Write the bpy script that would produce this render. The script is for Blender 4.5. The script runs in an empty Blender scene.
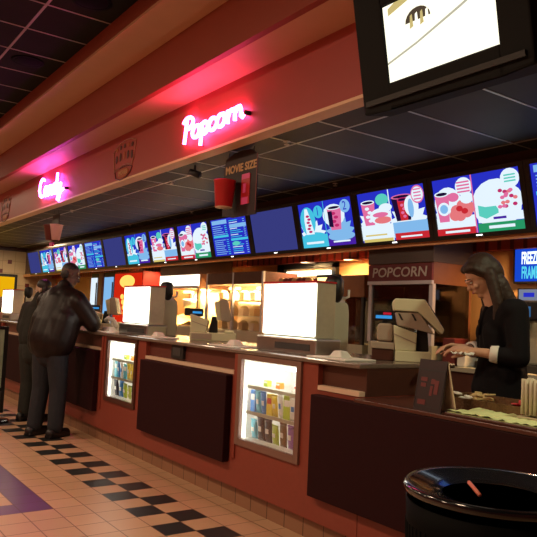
import bpy, bmesh, math, random
from mathutils import Vector, Matrix
random.seed(7)
C = bpy.data.collections.new('scene'); bpy.context.scene.collection.children.link(C)
SC = bpy.context.scene
PI = math.pi

# ------------------------------------------------------------------ camera
cam_d = bpy.data.cameras.new('camera'); cam = bpy.data.objects.new('camera', cam_d); C.objects.link(cam)
cam_d.sensor_width = 36; cam_d.lens = 36 * 669.1 / 537; cam_d.clip_end = 100; cam_d.clip_start = .05
rr = Vector((0.81444557, -0.5784312, 0.04577949)); uu = Vector((-0.07893919, -0.0322925, 0.99635626)); ff = Vector((0.57484521, 0.81509174, 0.07196138))
m4 = Matrix((rr, uu, -ff)).transposed().to_4x4(); m4.translation = Vector((0, 0, 1.4))
cam.matrix_world = m4
SC.camera = cam
# ------------------------------------------------------------------ world, exposure
w = bpy.data.worlds.new('world'); SC.world = w; w.use_nodes = True
w.node_tree.nodes['Background'].inputs[0].default_value = (1, .75, .55, 1)
w.node_tree.nodes['Background'].inputs[1].default_value = 0.02
SC.view_settings.view_transform = 'Standard'; SC.view_settings.look = 'None'
SC.view_settings.gamma = 1; SC.view_settings.use_curve_mapping = False
SC.view_settings.exposure = 0.0

def area(name, loc, size, power, col, rot=(0, 0, 0), sy=None, spread=PI):
    l = bpy.data.lights.new(name, 'AREA'); l.energy = power; l.color = col; l.size = size; l.spread = spread
    if sy: l.shape = 'RECTANGLE'; l.size_y = sy
    o = bpy.data.objects.new(name, l); C.objects.link(o); o.location = loc; o.rotation_euler = rot
    return o
def spot(name, loc, power, col, ang=100, blend=.6, target=None, rad=.04):
    l = bpy.data.lights.new(name, 'SPOT'); l.energy = power; l.color = col; l.spot_size = math.radians(ang); l.spot_blend = blend; l.shadow_soft_size = rad
    o = bpy.data.objects.new(name, l); C.objects.link(o); o.location = loc
    if target: o.rotation_euler = (Vector(target) - Vector(loc)).to_track_quat('-Z', 'Y').to_euler()
    return o
WARM = (1, .62, .36); WARM2 = (1, .7, .42)
# hall ceiling lamps (out of frame, over the lobby carpet and tiles)
for (x, y, pw) in ((-0.6, 2.0, 60), (-0.6, 5.0, 85), (-0.6, 8.5, 60), (-0.6, 12, 45), (-3, 4, 45), (-3, 9, 45)):
    area('hall_ceiling_light', (x, y, 3.92), .5, pw, (1, .70, .46))
area('hall_ceiling_light', (1.2, 15.2, 3.9), .8, 70, (1, .75, .5))
# service lamp over the low counter, beside the frame
spot('counter_lamp', (3.25, 1.2, 2.82), 75, (1, .95, .60), 130, .8, (3.3, 2.2, 1.0), .08)
# back-bar downlights
DL = [(5.45, y) for y in (5.98, 6.82, 8.9, 10.5, 12.3, 13.8)]
for x, y in DL:
    area('back_bar_downlight_lamp', (x - .12, y, 2.125), .16, 22, (1, .62, .26))
area('back_bar_downlight_lamp', (5.2, 3.3, 2.125), .16, 25, (1, .55, .24))
area('back_bar_downlight_lamp', (5.3, 1.8, 2.125), .16, 6, (1, .62, .3))
area('far_service_light', (4.2, 15.4, 2.82), 1.0, 75, (1, .75, .45))
# ------------------------------------------------------------------ materials
def lin(c):
    return tuple((v / 12.92 if v <= .04045 else ((v + .055) / 1.055) ** 2.4) for v in c)
def rgb(r, g, b): return lin((r / 255, g / 255, b / 255))
def mat(name, col, rough=.5, metal=0, noise=0, scale=8, bump=0, coat=0, trans=0, alpha=1, spec=None):
    m = bpy.data.materials.new(name); m.use_nodes = True; nt = m.node_tree; b = nt.nodes['Principled BSDF']
    b.inputs['Base Color'].default_value = (*col, 1); b.inputs['Roughness'].default_value = rough; b.inputs['Metallic'].default_value = metal
    b.inputs['Coat Weight'].default_value = coat; b.inputs['Transmission Weight'].default_value = trans; b.inputs['Alpha'].default_value = alpha
    if spec is not None: b.inputs['Specular IOR Level'].default_value = spec
    tc = nt.nodes.new('ShaderNodeTexCoord'); n = nt.nodes.new('ShaderNodeTexNoise'); n.inputs['Scale'].default_value = scale; n.inputs['Detail'].default_value = 4
    nt.links.new(tc.outputs['Object'], n.inputs['Vector'])
    if noise:
        mx = nt.nodes.new('ShaderNodeMix'); mx.data_type = 'RGBA'
        mx.inputs[6].default_value = (*[c * (1 - noise) for c in col], 1); mx.inputs[7].default_value = (*[min(1, c * (1 + noise)) for c in col], 1)
        nt.links.new(n.outputs['Fac'], mx.inputs[0]); nt.links.new(mx.outputs[2], b.inputs['Base Color'])
    if bump:
        bp = nt.nodes.new('ShaderNodeBump'); bp.inputs['Strength'].default_value = bump; bp.inputs['Distance'].default_value = .01
        nt.links.new(n.outputs['Fac'], bp.inputs['Height']); nt.links.new(bp.outputs[0], b.inputs['Normal'])
    return m
def em(name, col, s=1.0):
    m = bpy.data.materials.new(name); m.use_nodes = True; nt = m.node_tree; nt.nodes.remove(nt.nodes['Principled BSDF'])
    e = nt.nodes.new('ShaderNodeEmission'); e.inputs[0].default_value = (*col, 1); e.inputs[1].default_value = s
    nt.links.new(e.outputs[0], nt.nodes['Material Output'].inputs[0]); return m
def glass_mat(name, tint=(1, 1, 1), refl=.12):
    m = bpy.data.materials.new(name); m.use_nodes = True; nt = m.node_tree; nt.nodes.remove(nt.nodes['Principled BSDF'])
    t = nt.nodes.new('ShaderNodeBsdfTransparent'); t.inputs[0].default_value = (*tint, 1)
    g = nt.nodes.new('ShaderNodeBsdfGlossy'); g.inputs['Roughness'].default_value = .05
    mx = nt.nodes.new('ShaderNodeMixShader'); mx.inputs[0].default_value = refl
    nt.links.new(t.outputs[0], mx.inputs[1]); nt.links.new(g.outputs[0], mx.inputs[2]); nt.links.new(mx.outputs[0], nt.nodes['Material Output'].inputs[0]); return m
def tile_mat(name, col, s, ox, oy, grout=(.05, .03, .02), axes=('X', 'Y'), rough=.35, gw=.018, jit=.12):
    m = mat(name, col, rough, noise=0, scale=3); nt = m.node_tree; b = nt.nodes['Principled BSDF']
    tc = [n for n in nt.nodes if n.type == 'TEX_COORD'][0]; no = [n for n in nt.nodes if n.type == 'TEX_NOISE'][0]
    sep = nt.nodes.new('ShaderNodeSeparateXYZ'); nt.links.new(tc.outputs['Object'], sep.inputs[0])
    outs = []; cells = []
    for ax, o in zip(axes, (ox, oy)):
        a = nt.nodes.new('ShaderNodeMath'); a.operation = 'SUBTRACT'; a.inputs[1].default_value = o; nt.links.new(sep.outputs[ax], a.inputs[0])
        d = nt.nodes.new('ShaderNodeMath'); d.operation = 'DIVIDE'; d.inputs[1].default_value = s; nt.links.new(a.outputs[0], d.inputs[0])
        f = nt.nodes.new('ShaderNodeMath'); f.operation = 'PINGPONG'; f.inputs[1].default_value = .5; nt.links.new(d.outputs[0], f.inputs[0])
        l = nt.nodes.new('ShaderNodeMath'); l.operation = 'LESS_THAN'; l.inputs[1].default_value = gw; nt.links.new(f.outputs[0], l.inputs[0])
        fl = nt.nodes.new('ShaderNodeMath'); fl.operation = 'FLOOR'; nt.links.new(d.outputs[0], fl.inputs[0]); cells.append(fl)
        outs.append(l)
    mx = nt.nodes.new('ShaderNodeMath'); mx.operation = 'MAXIMUM'; nt.links.new(outs[0].outputs[0], mx.inputs[0]); nt.links.new(outs[1].outputs[0], mx.inputs[1])
    cb = nt.nodes.new('ShaderNodeCombineXYZ'); nt.links.new(cells[0].outputs[0], cb.inputs[0]); nt.links.new(cells[1].outputs[0], cb.inputs[1])
    wn = nt.nodes.new('ShaderNodeTexWhiteNoise'); wn.noise_dimensions = '3D'; nt.links.new(cb.outputs[0], wn.inputs['Vector'])
    c1 = nt.nodes.new('ShaderNodeMix'); c1.data_type = 'RGBA'; c1.inputs[6].default_value = (*[c * (1 - jit) for c in col], 1); c1.inputs[7].default_value = (*[c * (1 + jit) for c in col], 1)
    av = nt.nodes.new('ShaderNodeMath'); av.operation = 'ADD'; nt.links.new(wn.outputs['Value'], av.inputs[0]); nt.links.new(no.outputs['Fac'], av.inputs[1])
    hf = nt.nodes.new('ShaderNodeMath'); hf.operation = 'MULTIPLY'; hf.inputs[1].default_value = .5; nt.links.new(av.outputs[0], hf.inputs[0])
    nt.links.new(hf.outputs[0], c1.inputs[0])
    c2 = nt.nodes.new('ShaderNodeMix'); c2.data_type = 'RGBA'; nt.links.new(mx.outputs[0], c2.inputs[0]); nt.links.new(c1.outputs[2], c2.inputs[6]); c2.inputs[7].default_value = (*grout, 1)
    nt.links.new(c2.outputs[2], b.inputs['Base Color'])
    return m
def stripe_mat(name, c1, c2, s, axis='Y', rough=.5):
    m = mat(name, c1, rough); nt = m.node_tree; b = nt.nodes['Principled BSDF']; tc = [n for n in nt.nodes if n.type == 'TEX_COORD'][0]
    sep = nt.nodes.new('ShaderNodeSeparateXYZ'); nt.links.new(tc.outputs['Object'], sep.inputs[0])
    f = nt.nodes.new('ShaderNodeMath'); f.operation = 'PINGPONG'; f.inputs[1].default_value = s; nt.links.new(sep.outputs[axis], f.inputs[0])
    l = nt.nodes.new('ShaderNodeMath'); l.operation = 'LESS_THAN'; l.inputs[1].default_value = s * .3; nt.links.new(f.outputs[0], l.inputs[0])
    mx = nt.nodes.new('ShaderNodeMix'); mx.data_type = 'RGBA'; mx.inputs[6].default_value = (*c1, 1); mx.inputs[7].default_value = (*c2, 1)
    nt.links.new(l.outputs[0], mx.inputs[0]); nt.links.new(mx.outputs[2], b.inputs['Base Color']); return m

S = .2158
PEACH = (.56, .34, .20)
FL = [tile_mat('peach_floor_tile', PEACH, S, 2.023, 5.364, (.2, .1, .06)),
      tile_mat('black_floor_tile', (.02, .022, .022), S, 2.023, 5.364, (.03, .02, .02)),
      tile_mat('purple_floor_tile', (.12, .06, .15), S, 2.023, 5.364, (.09, .04, .06))]
K = dict(
    caseframe=mat('brown_painted_frame', (.24, .13, .10), .45, noise=.1),
    binb=mat('matt_black_bin_plastic', (.003, .003, .003), .7, spec=.06),
    kick=tile_mat('brown_base_tile', (.30, .15, .085), .203, 0, -.03, (.05, .02, .01), ('Y', 'Z'), .4),
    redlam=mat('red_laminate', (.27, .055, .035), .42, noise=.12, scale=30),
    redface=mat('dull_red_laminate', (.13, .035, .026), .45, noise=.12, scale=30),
    maroon=mat('maroon_panel', (.024, .004, .006), .65, noise=.15, scale=40, spec=.15),
    darkwood=mat('dark_brown_laminate', (.085, .03, .02), .35, noise=.2, scale=12),
    cream=mat('cream_trim', (.8, .58, .42), .5, noise=.08),
    top=mat('grey_brown_countertop', (.20, .15, .12), .22, noise=.3, scale=60, coat=.3),
    topred=mat('reddish_countertop', (.09, .028, .02), .3, noise=.3, scale=60),
    wallred=mat('painted_red_wall', (.30, .06, .035), .55, noise=.05, scale=6),
    wallpink=mat('painted_pink_red_wall', (.40, .065, .055), .5, noise=.04, scale=6),
    beamred=mat('painted_dark_red_beam', (.30, .05, .025), .6, noise=.05, scale=5),
    band=mat('painted_peach_band', (.62, .34, .21), .6, noise=.05, scale=5),
    trimp=mat('peach_trim', (.85, .58, .38), .5, noise=.05),
    ceilblack=mat('black_ceiling_tile', (.036, .036, .022), .6, noise=.3, scale=4, bump=.15),
    ceilhall=mat('dark_hall_ceiling_tile', (.016, .014, .012), .8, noise=.25, scale=4, spec=.1),
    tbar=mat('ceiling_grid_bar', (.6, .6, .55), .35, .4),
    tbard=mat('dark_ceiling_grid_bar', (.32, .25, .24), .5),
    bwall=mat('orange_back_wall', (.72, .42, .17), .6, noise=.08, scale=3),
    slat=stripe_mat('red_slat_board', (.45, .06, .03), (.14, .02, .012), .07),
    lip=mat('orange_wood_lip', (.85, .42, .18), .45, noise=.15, scale=20),
    black=mat('black_plastic', (.008, .008, .009), .45), blackm=mat('matt_black_metal', (.015, .014, .014), .55),
    gloss=mat('glossy_black_plastic', (.009, .009, .011), .14, coat=.5),
    steel=mat('brushed_steel', (.55, .55, .52), .32, 1, noise=.1, scale=30), steeld=mat('dull_steel', (.50, .50, .38), .45, .4, noise=.1, scale=30),
    white=mat('white_plastic', (.75, .73, .68), .45, noise=.03), paper=mat('white_paper', (.8, .79, .72), .8, bump=.3, scale=30),
    beige=mat('cream_plastic', (.70, .68, .45), .5, noise=.05), beiged=mat('dull_cream_plastic', (.42, .34, .26), .5, noise=.08),
    dkgrey=mat('dark_grey_plastic', (.05, .05, .052), .5),
    grey=mat('grey_green_plastic', (.5, .54, .42), .4, noise=.08),
    wood=mat('brown_wood_veneer', (.26, .10, .04), .4, noise=.3, scale=7), glass=glass_mat('clear_glass'), darkglass=glass_mat('tinted_glass', (.5, .42, .38), .10),
    silverpost=mat('pale_aluminium', (.62, .60, .66), .4, .3),
    skin=mat('light_skin', (.60, .34, .22), .5, noise=.06, scale=20), skind=mat('brown_skin', (.09, .04, .028), .5, noise=.08, scale=20),
    skinc=mat('pale_skin', (.55, .38, .28), .5, noise=.06, scale=20),
    hair=mat('dark_brown_hair', (.028, .011, .005), .6, noise=.5, scale=40, bump=.6), hairb=mat('black_hair', (.012, .010, .010), .5, noise=.3, scale=40, bump=.4),
    jacket=mat('black_jacket_cloth', (.006, .005, .007), .85, noise=.2, scale=30, bump=.1, spec=.2),
    leather=mat('dark_brown_leather', (.008, .003, .003), .45, noise=.4, scale=9, bump=.5, spec=.3), jeans=mat('dark_blue_denim', (.013, .016, .024), .8, noise=.3, scale=30, bump=.2),
    olive=mat('dark_olive_cloth', (.012, .012, .009), .85, noise=.3, scale=20, bump=.2), cuff=mat('white_shirt_cloth', (.78, .76, .70), .8),
    popred=mat('popcorn_sign_red', (.16, .012, .02), .5), signm=mat('maroon_sign_board', (.018, .003, .004), .5, noise=.1), redcup=mat('bright_red_print', (.50, .012, .018), .4),
    gold=mat('tan_lettering', (.62, .38, .17), .5), pinkl=mat('pink_print', (.8, .1, .35), .5), silver=mat('silver_lettering', (.62, .58, .55), .4),
    corn=mat('yellow_popcorn', (.75, .55, .25), .8, noise=.35, scale=60, bump=.8),
    eye=mat('eye_white', (.7, .68, .65), .3), lipm=mat('rose_lips', (.42, .13, .11), .5), darkred=mat('dark_red_metal', (.15, .02, .02), .4),
    towel=mat('pale_green_towel', (.66, .74, .36), .85, noise=.15, scale=25, bump=.6), straw=mat('pale_straw_paper', (.62, .56, .40), .7, noise=.1),
    basket=mat('brown_wicker', (.16, .08, .03), .7, noise=.5, scale=70, bump=.8),
)
E_ = dict(
    box=em('backlit_white_acrylic', (1, .96, .84), 4.5), tube=em('fluorescent_tube', (1, .98, .85), 6), panelw=em('lit_white_sign_panel', (1, .93, .72), 2.6),
    blue=em('screen_blue', rgb(40, 48, 195), 1), blank=em('screen_dim_blue', rgb(58, 62, 132), .9), white=em('screen_white', rgb(225, 240, 250), 1.05),
    cyan=em('screen_cyan', rgb(70, 195, 225), 1), teal=em('screen_teal', rgb(90, 205, 190), 1), pink=em('screen_pink', rgb(225, 110, 160), 1), hot=em('screen_magenta', rgb(190, 40, 105), 1),
    red=em('screen_red', rgb(200, 40, 50), 1), purple=em('screen_purple', rgb(75, 35, 170), .9), green=em('screen_green', rgb(40, 150, 100), 1), lblue=em('screen_light_blue', rgb(130, 185, 235), 1),
    gold=em('screen_gold', rgb(215, 195, 110), 1), dark=em('screen_dark', rgb(40, 20, 70), .6), salmon=em('screen_salmon', rgb(230, 120, 125), 1),
    tvw=em('tv_cream', rgb(255, 250, 225), 1.4), tvt=em('tv_tan', rgb(205, 185, 120), 1.0), tvd=em('tv_dark', rgb(90, 75, 60), .8), tvg=em('tv_grey', rgb(190, 185, 165), 1),
    led=em('white_led', (1, 1, .95), 3), neonr=em('neon_pink_tube', (1, .06, .22), 34), neonm=em('neon_magenta_tube', (1, .09, .72), 34),
    bulb=em('downlight_bulb', (1, .85, .6), 7), warm=em('warm_heat_lamp', (1, .62, .22), 3.2), popglow=em('warm_cabinet_lamp', (1, .72, .28), 5),
    yellow=em('lit_yellow_poster', rgb(235, 175, 10), 1.0), redlit=em('lit_red_panel', rgb(215, 40, 15), .9), orangelit=em('lit_orange_panel', rgb(255, 190, 90), 1.5), disp=em('display_blue', rgb(60, 150, 220), .9), dispr=em('display_red', rgb(200, 30, 50), .8),
)
# ------------------------------------------------------------------ mesh helpers
class MB:
    def __init__(s): s.v = []; s.f = []; s.mi = []; s.sm = []; s.mats = []
    def _m(s, m):
        if m is None: return 0
        if m not in s.mats: s.mats.append(m)
        return s.mats.index(m)
    def add(s, vs, fs, m=None, smooth=False):
        o = len(s.v); s.v += [tuple(v) for v in vs]; k = s._m(m)
        for f in fs: s.f.append(tuple(i + o for i in f)); s.mi.append(k); s.sm.append(smooth)
        return s
    def box(s, x0, x1, y0, y1, z0, z1, m=None):
        vs = [(x, y, z) for x in (x0, x1) for y in (y0, y1) for z in (z0, z1)]
        return s.add(vs, [(0, 1, 3, 2), (4, 6, 7, 5), (0, 4, 5, 1), (2, 3, 7, 6), (0, 2, 6, 4), (1, 5, 7, 3)], m)
    def hexa(s, b, t, m=None):   # bottom 4, top 4 points
        return s.add(list(b) + list(t), [(0, 3, 2, 1), (4, 5, 6, 7), (0, 1, 5, 4), (1, 2, 6, 5), (2, 3, 7, 6), (3, 0, 4, 7)], m)
    def prism(s, poly, axis, a, b, m=None, smooth=False):   # poly in the 2 other axes, extruded a..b
        def P(u, v, w): return {'x': (w, u, v), 'y': (u, w, v), 'z': (u, v, w)}[axis]
        n = len(poly); vs = [P(u, v, a) for u, v in poly] + [P(u, v, b) for u, v in poly]
        fs = [tuple(range(n))[::-1], tuple(range(n, 2 * n))] + [(i, (i + 1) % n, n + (i + 1) % n, n + i) for i in range(n)]
        return s.add(vs, fs, m, smooth)
    def tube(s, pts, r, m=None, n=8, smooth=True):
        pts = [Vector(p) for p in pts]; rs = r if isinstance(r, (list, tuple)) else [r] * len(pts)
        rings = []; up = None
        for i, p in enumerate(pts):
            d = (pts[min(i + 1, len(pts) - 1)] - pts[max(i - 1, 0)]).normalized()
            if up is None: up = Vector((0, 0, 1)) if abs(d.z) < .9 else Vector((1, 0, 0))
            a = d.cross(up).normalized() if d.cross(up).length > 1e-4 else Vector((1, 0, 0)); b = a.cross(d).normalized(); up = b
            rings.append([p + (a * math.cos(t) + b * math.sin(t)) * rs[i] for t in [2 * PI * k / n for k in range(n)]])
        vs = [v for r_ in rings for v in r_]; fs = []
        for i in range(len(rings) - 1):
            for k in range(n): fs.append((i * n + k, i * n + (k + 1) % n, (i + 1) * n + (k + 1) % n, (i + 1) * n + k))
        fs.append(tuple(range(n))); fs.append(tuple(range(len(vs) - n, len(vs)))[::-1])
        return s.add(vs, fs, m, smooth)
    def lathe(s, prof, c=(0, 0, 0), n=32, m=None, smooth=True, sx=1, sy=1):
        vs = []; fs = []
        for r, z in prof:
            for k in range(n): t = 2 * PI * k / n; vs.append((c[0] + r * math.cos(t) * sx, c[1] + r * math.sin(t) * sy, c[2] + z))
        for i in range(len(prof) - 1):
            for k in range(n): fs.append((i * n + k, i * n + (k + 1) % n, (i + 1) * n + (k + 1) % n, (i + 1) * n + k))
        if prof[0][0] > 1e-4: fs.append(tuple(range(n))[::-1])
        if prof[-1][0] > 1e-4: fs.append(tuple(range(len(vs) - n, len(vs))))
        return s.add(vs, fs, m, smooth)
    def ell(s, c, r, m=None, n=16, k=10, rot=None):
        vs = []; fs = []; R_ = rot or Matrix.Identity(3); c = Vector(c)
        for i in range(k + 1):
            a = PI * i / k - PI / 2
            for j in range(n):
                t = 2 * PI * j / n; vs.append(c + R_ @ Vector((r[0] * math.cos(a) * math.cos(t), r[1] * math.cos(a) * math.sin(t), r[2] * math.sin(a))))
        for i in range(k):
            for j in range(n): fs.append((i * n + j, i * n + (j + 1) % n, (i + 1) * n + (j + 1) % n, (i + 1) * n + j))
        return s.add(vs, fs, m, True)
    def cap(s, p0, p1, r0, r1, n=14, sq=1):
        p0 = Vector(p0); p1 = Vector(p1); d = (p1 - p0); L = d.length; d.normalize()
        q = Vector((0, 0, 1)).rotation_difference(d).to_matrix(); vs = []; fs = []
        prof = [(r0 * math.sin(a), -r0 * math.cos(a)) for a in [PI / 2 * i / 4 for i in range(5)]] + [(r1 * math.cos(a), L + r1 * math.sin(a)) for a in [PI / 2 * i / 4 for i in range(5)]]
        for r, z in prof:
            for j in range(n): t = 2 * PI * j / n; vs.append(p0 + q @ Vector((max(r, 1e-4) * math.cos(t), max(r, 1e-4) * math.sin(t) * sq, z)))
        for i in range(len(prof) - 1):
            for j in range(n): fs.append((i * n + j, i * n + (j + 1) % n, (i + 1) * n + (j + 1) % n, (i + 1) * n + j))
        return s.add(vs, fs, None, True)
    def build(s, name, m=None, parent=None, bevel=0, loc=None, seg=2):
        me = bpy.data.meshes.new(name); me.from_pydata(s.v, [], s.f)
        mats = s.mats if s.mats else [m]
        if s.mats and m is not None and m not in s.mats: pass
        for x in mats: me.materials.append(x)
        me.polygons.foreach_set('material_index', s.mi); me.polygons.foreach_set('use_smooth', s.sm)
        bm = bmesh.new(); bm.from_mesh(me); bmesh.ops.remove_doubles(bm, verts=bm.verts, dist=1e-6); bmesh.ops.recalc_face_normals(bm, faces=bm.faces); bm.to_mesh(me); bm.free()
        o = bpy.data.objects.new(name, me); C.objects.link(o)
        if parent: o.parent = parent
        if loc: o.location = loc
        if bevel:
            b = o.modifiers.new('bevel', 'BEVEL'); b.width = bevel; b.segments = seg; b.limit_method = 'ANGLE'
        return o
    def blob(s, name, m, parent=None, voxel=.008, it=4):
        o = s.build(name, m, parent)
        r = o.modifiers.new('r', 'REMESH'); r.mode = 'VOXEL'; r.voxel_size = voxel; r.use_smooth_shade = True
        k = o.modifiers.new('s', 'SMOOTH'); k.iterations = it; k.factor = .6
        dg = bpy.context.evaluated_depsgraph_get(); dg.update()
        me = bpy.data.meshes.new_from_object(o.evaluated_get(dg)); o.modifiers.clear(); o.data = me
        if not me.materials: me.materials.append(m)
        me.polygons.foreach_set('use_smooth', [True] * len(me.polygons))
        return o
def tag(o, label, cat, group=None):
    o['label'] = label; o['category'] = cat
    if group: o['group'] = group
    return o
def thing(name, label, cat, loc=(0, 0, 0), rot=(0, 0, 0), group=None):
    o = bpy.data.objects.new(name, None); C.objects.link(o); o.location = loc; o.rotation_euler = rot; o.empty_display_size = .1
    return tag(o, label, cat, group)
def struct(name, mb, m=None, bevel=0):
    o = mb.build(name, m, bevel=bevel); o['kind'] = 'structure'; return o
def kids(o): return [c for c in C.objects if c.parent == o]
def dup(o, loc=None, label=None, group=None, parent=None):
    c = o.copy(); C.objects.link(c)
    if parent: c.parent = parent
    if loc is not None: c.location = loc
    if label: c['label'] = label
    if group: c['group'] = group
    for k in kids(o): dup(k, parent=c)
    return c
def text(txt, size, m, parent, loc, name='lettering', ext=.001, align='CENTER', facing='-x', shear=0, sx=1, bold=0):
    cu = bpy.data.curves.new(name, 'FONT'); cu.body = txt; cu.size = size; cu.extrude = ext; cu.align_x = align; cu.align_y = 'CENTER'; cu.shear = shear; cu.offset = bold; cu.resolution_u = 3
    o = bpy.data.objects.new(name, cu); C.objects.link(o)
    dg = bpy.context.evaluated_depsgraph_get(); dg.update(); me = bpy.data.meshes.new_from_object(o.evaluated_get(dg)); bpy.data.objects.remove(o)
    X, Y, Z = {'-x': ((0, -1, 0), (0, 0, 1), (-1, 0, 0)), '-y': ((1, 0, 0), (0, 0, 1), (0, -1, 0))}[facing]
    M_ = Matrix((Vector(X) * sx, Vector(Y), Vector(Z))).transposed().to_4x4(); me.transform(M_)
    me.materials.clear(); me.materials.append(m)
    o = bpy.data.objects.new(name, me); C.objects.link(o); o.parent = parent; o.location = loc
    return o

# ------------------------------------------------------------------ setting
YN, YF = -3.0, 17.5
def floor():
    mb = MB(); i0, i1, j0, j1 = -36, 8, -56, 40
    for i in range(i0, i1):
        for j in range(j0, j1):
            x = 2.023 + i * S; y = 5.364 + j * S     # row j spans y..y+S ; checker rows count down from 5.364
            if y > YF or x > 3.3: continue
            k = 0
            if i == 0 and (j % 2): k = 1
            if i == 1 and (j % 2 == 0): k = 1
            if i < -2 and j >= -3 and (i == -3 or j == -3) and i > -20: k = 2
            mb.add([(x, y, 0), (x + S, y, 0), (x + S, y + S, 0), (x, y + S, 0)], [(0, 1, 2, 3)], FL[k])
    return struct('floor', mb)
floor()
struct('floor', MB().prism([(3.28, YN), (5.6, YN), (5.6, YF), (3.55, YF), (3.55, 2.9), (3.28, 2.9)], 'z', 0, .1), K['darkwood'])          # raised service floor behind the counter
mb = MB().box(2.12, 2.16, YN, YF, 3.801, 3.97); struct('wall_beam', mb, K['wallred'])
struct('trim_1', MB().box(2.12, 2.53, YN, YF, 3.775, 3.80), K['band'])
struct('wall_upper', MB().box(2.505, 2.56, YN, YF, 3.3741, 3.774), K['beamred'])
struct('trim_2', MB().box(2.561, 2.95, YN, YF, 3.3741, 3.40), K['band'])
struct('wall_soffit', MB().box(2.89, 2.93, YN, YF, 2.861, 3.373), K['wallpink'])
struct('trim_3', MB().box(2.887, 3.02, YN, YF, 2.838, 2.86), K['trimp'])
struct('ceiling', MB().box(3.0, 5.62, YN, YF, 2.846, 2.9), K['ceilblack'])
struct('ceiling', MB().box(-5.2, 2.14, YN, YF, 3.95, 4.0), K['ceilhall'])
mb = MB()
for i in range(-11, 24):
    y = 3.14 + .61 * i
    if YN < y < YF: mb.box(3.02, 4.74, y - .008, y + .008, 2.842, 2.85, K['tbard'] if y > 7 else K['tbar'])  # far bars of the same grid, their dimness put into the colour
for x in (3.30, 4.51): mb.box(x - .008, x + .008, YN, YF, 2.842, 2.85, K['tbar'])
struct('trim_4', mb, K['tbar'])
mb = MB()
for i in range(-16, 18):
    y = 6.85 + .61 * i
    if YN < y < YF: mb.box(-5.2, 2.12, y - .008, y + .008, 3.945, 3.952)
for x in (1.55, .33, -.89, -2.11): mb.box(x - .011, x + .011, YN, YF, 3.945, 3.952)
struct('trim_5', mb, K['tbard'])
# bulkhead above the back bar
struct('wall_bulkhead', MB().box(4.76, 4.80, YN, YF, 2.13, 2.85), K['darkwood'])
struct('ceiling', MB().box(4.80, 5.60, YN, YF, 2.29, 2.33), K['darkwood'])
struct('trim_6', MB().box(4.725, 4.759, YN, YF, 2.125, 2.185), K['lip'])
struct('trim_7', MB().box(5.44, 5.559, YN, YF, 2.135, 2.289), K['slat'])
struct('wall_back', MB().box(5.56, 5.62, YN, YF, 0, 2.85), K['bwall'])
struct('wall_left', MB().box(-5.3, -5.2, YN, YF, 0, 4), K['wallred'])
struct('wall_near', MB().box(-5.3, 5.6, YN - .1, YN, 0, 4), K['wallred'])
struct('wall_far', MB().box(-5.3, 5.62, YF, YF + .1, 0, 4), tile_mat('beige_far_wall_tile', (.60, .45, .27), .3, 0, .1, (.42, .28, .15), ('X', 'Z'), .5))
mb = MB()
for (x, z) in ((4.37, 2.48), (4.16, 2.24), (4.83, 1.91), (5.1, 2.3), (3.75, 2.45)):
    mb.box(x - .05, x + .05, YF - .006, YF, z - .05, z + .05)
struct('trim_8', mb, K['darkred'])
struct('trim_9', MB().box(2.9, 5.56, YF - .05, YF, 2.76, 2.846), K['darkwood'])

# ------------------------------------------------------------------ counter
XF = 2.75
# bays with lit display cases: (y0, y1, opening y0, y1)
BAYS = [(3.30, 4.27, 3.50, 4.17), (5.84, 6.93, 6.06, 6.74), (8.45, 9.45, 8.63, 9.30), (11.16, 12.18, 11.32, 12.02)]
OZ0, OZ1 = .50, 1.085
SECS = [(2.90, 3.30), (4.27, 5.84), (6.93, 8.45), (9.45, 11.16), (12.18, 14.5)]
bay_lab = ['red counter unit around the nearest lit snack case, right of the long maroon panel', 'red counter unit around the lit snack case nearer the two customers',
           'red counter unit hidden behind the standing man', 'farthest red counter unit with a lit case at the left edge']
for (y0, y1, a, b), lab in zip(BAYS, bay_lab):
    mb = MB(); x1 = 3.54
    mb.box(XF, x1, y0, a, .14, 1.12); mb.box(XF, x1, b, y1, .14, 1.12); mb.box(XF, x1, a, b, .14, OZ0); mb.box(XF, x1, a, b, OZ1, 1.12)
    mb.box(3.22, x1, a, b, OZ0, OZ1); 
    u = thing('counter_unit', lab, 'counter', (XF, (y0 + y1) / 2, 0)); o = mb.build('cabinet', K['redlam'], u); o.location = (-XF, -(y0 + y1) / 2, 0)
    o = MB().box(2.80, 3.53, y0, y1, 0, .14).build('tiled_kick', K['kick'], u); o.location = (-XF, -(y0 + y1) / 2, 0)
    o = MB().box(XF - .012, XF, y1 - .05, y1 - .005, .35, 1.115).build('corner_strip', K['redlam'], u); o.location = (-XF, -(y0 + y1) / 2, 0)
sec_lab = ['short brown counter end below the nearest cash register', 'register counter unit between the two nearest lit snack cases', 'counter unit just right of the standing man, holding a register',
           'counter unit hidden behind the two customers', 'farthest counter run towards the yellow poster']
for i, ((y0, y1), lab) in enumerate(zip(SECS, sec_lab)):
    u = thing('counter_unit', lab, 'counter', (XF, (y0 + y1) / 2, 0)); L = (-XF, -(y0 + y1) / 2, 0)
    MB().box(2.75, 3.54, y0, y1, .14, .955).build('cabinet', K['redlam'], u, loc=L)
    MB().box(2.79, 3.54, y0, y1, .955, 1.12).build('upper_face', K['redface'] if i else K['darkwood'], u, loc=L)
    if i != 4: MB().box(2.742, 2.80, y0 + .01, y1 - .01, .957, .985).build('ledge_strip', K['cream'], u, loc=L)
    MB().box(2.80, 3.53, y0, y1, 0, .14).build('tiled_kick', K['kick'], u, loc=L)
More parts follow.
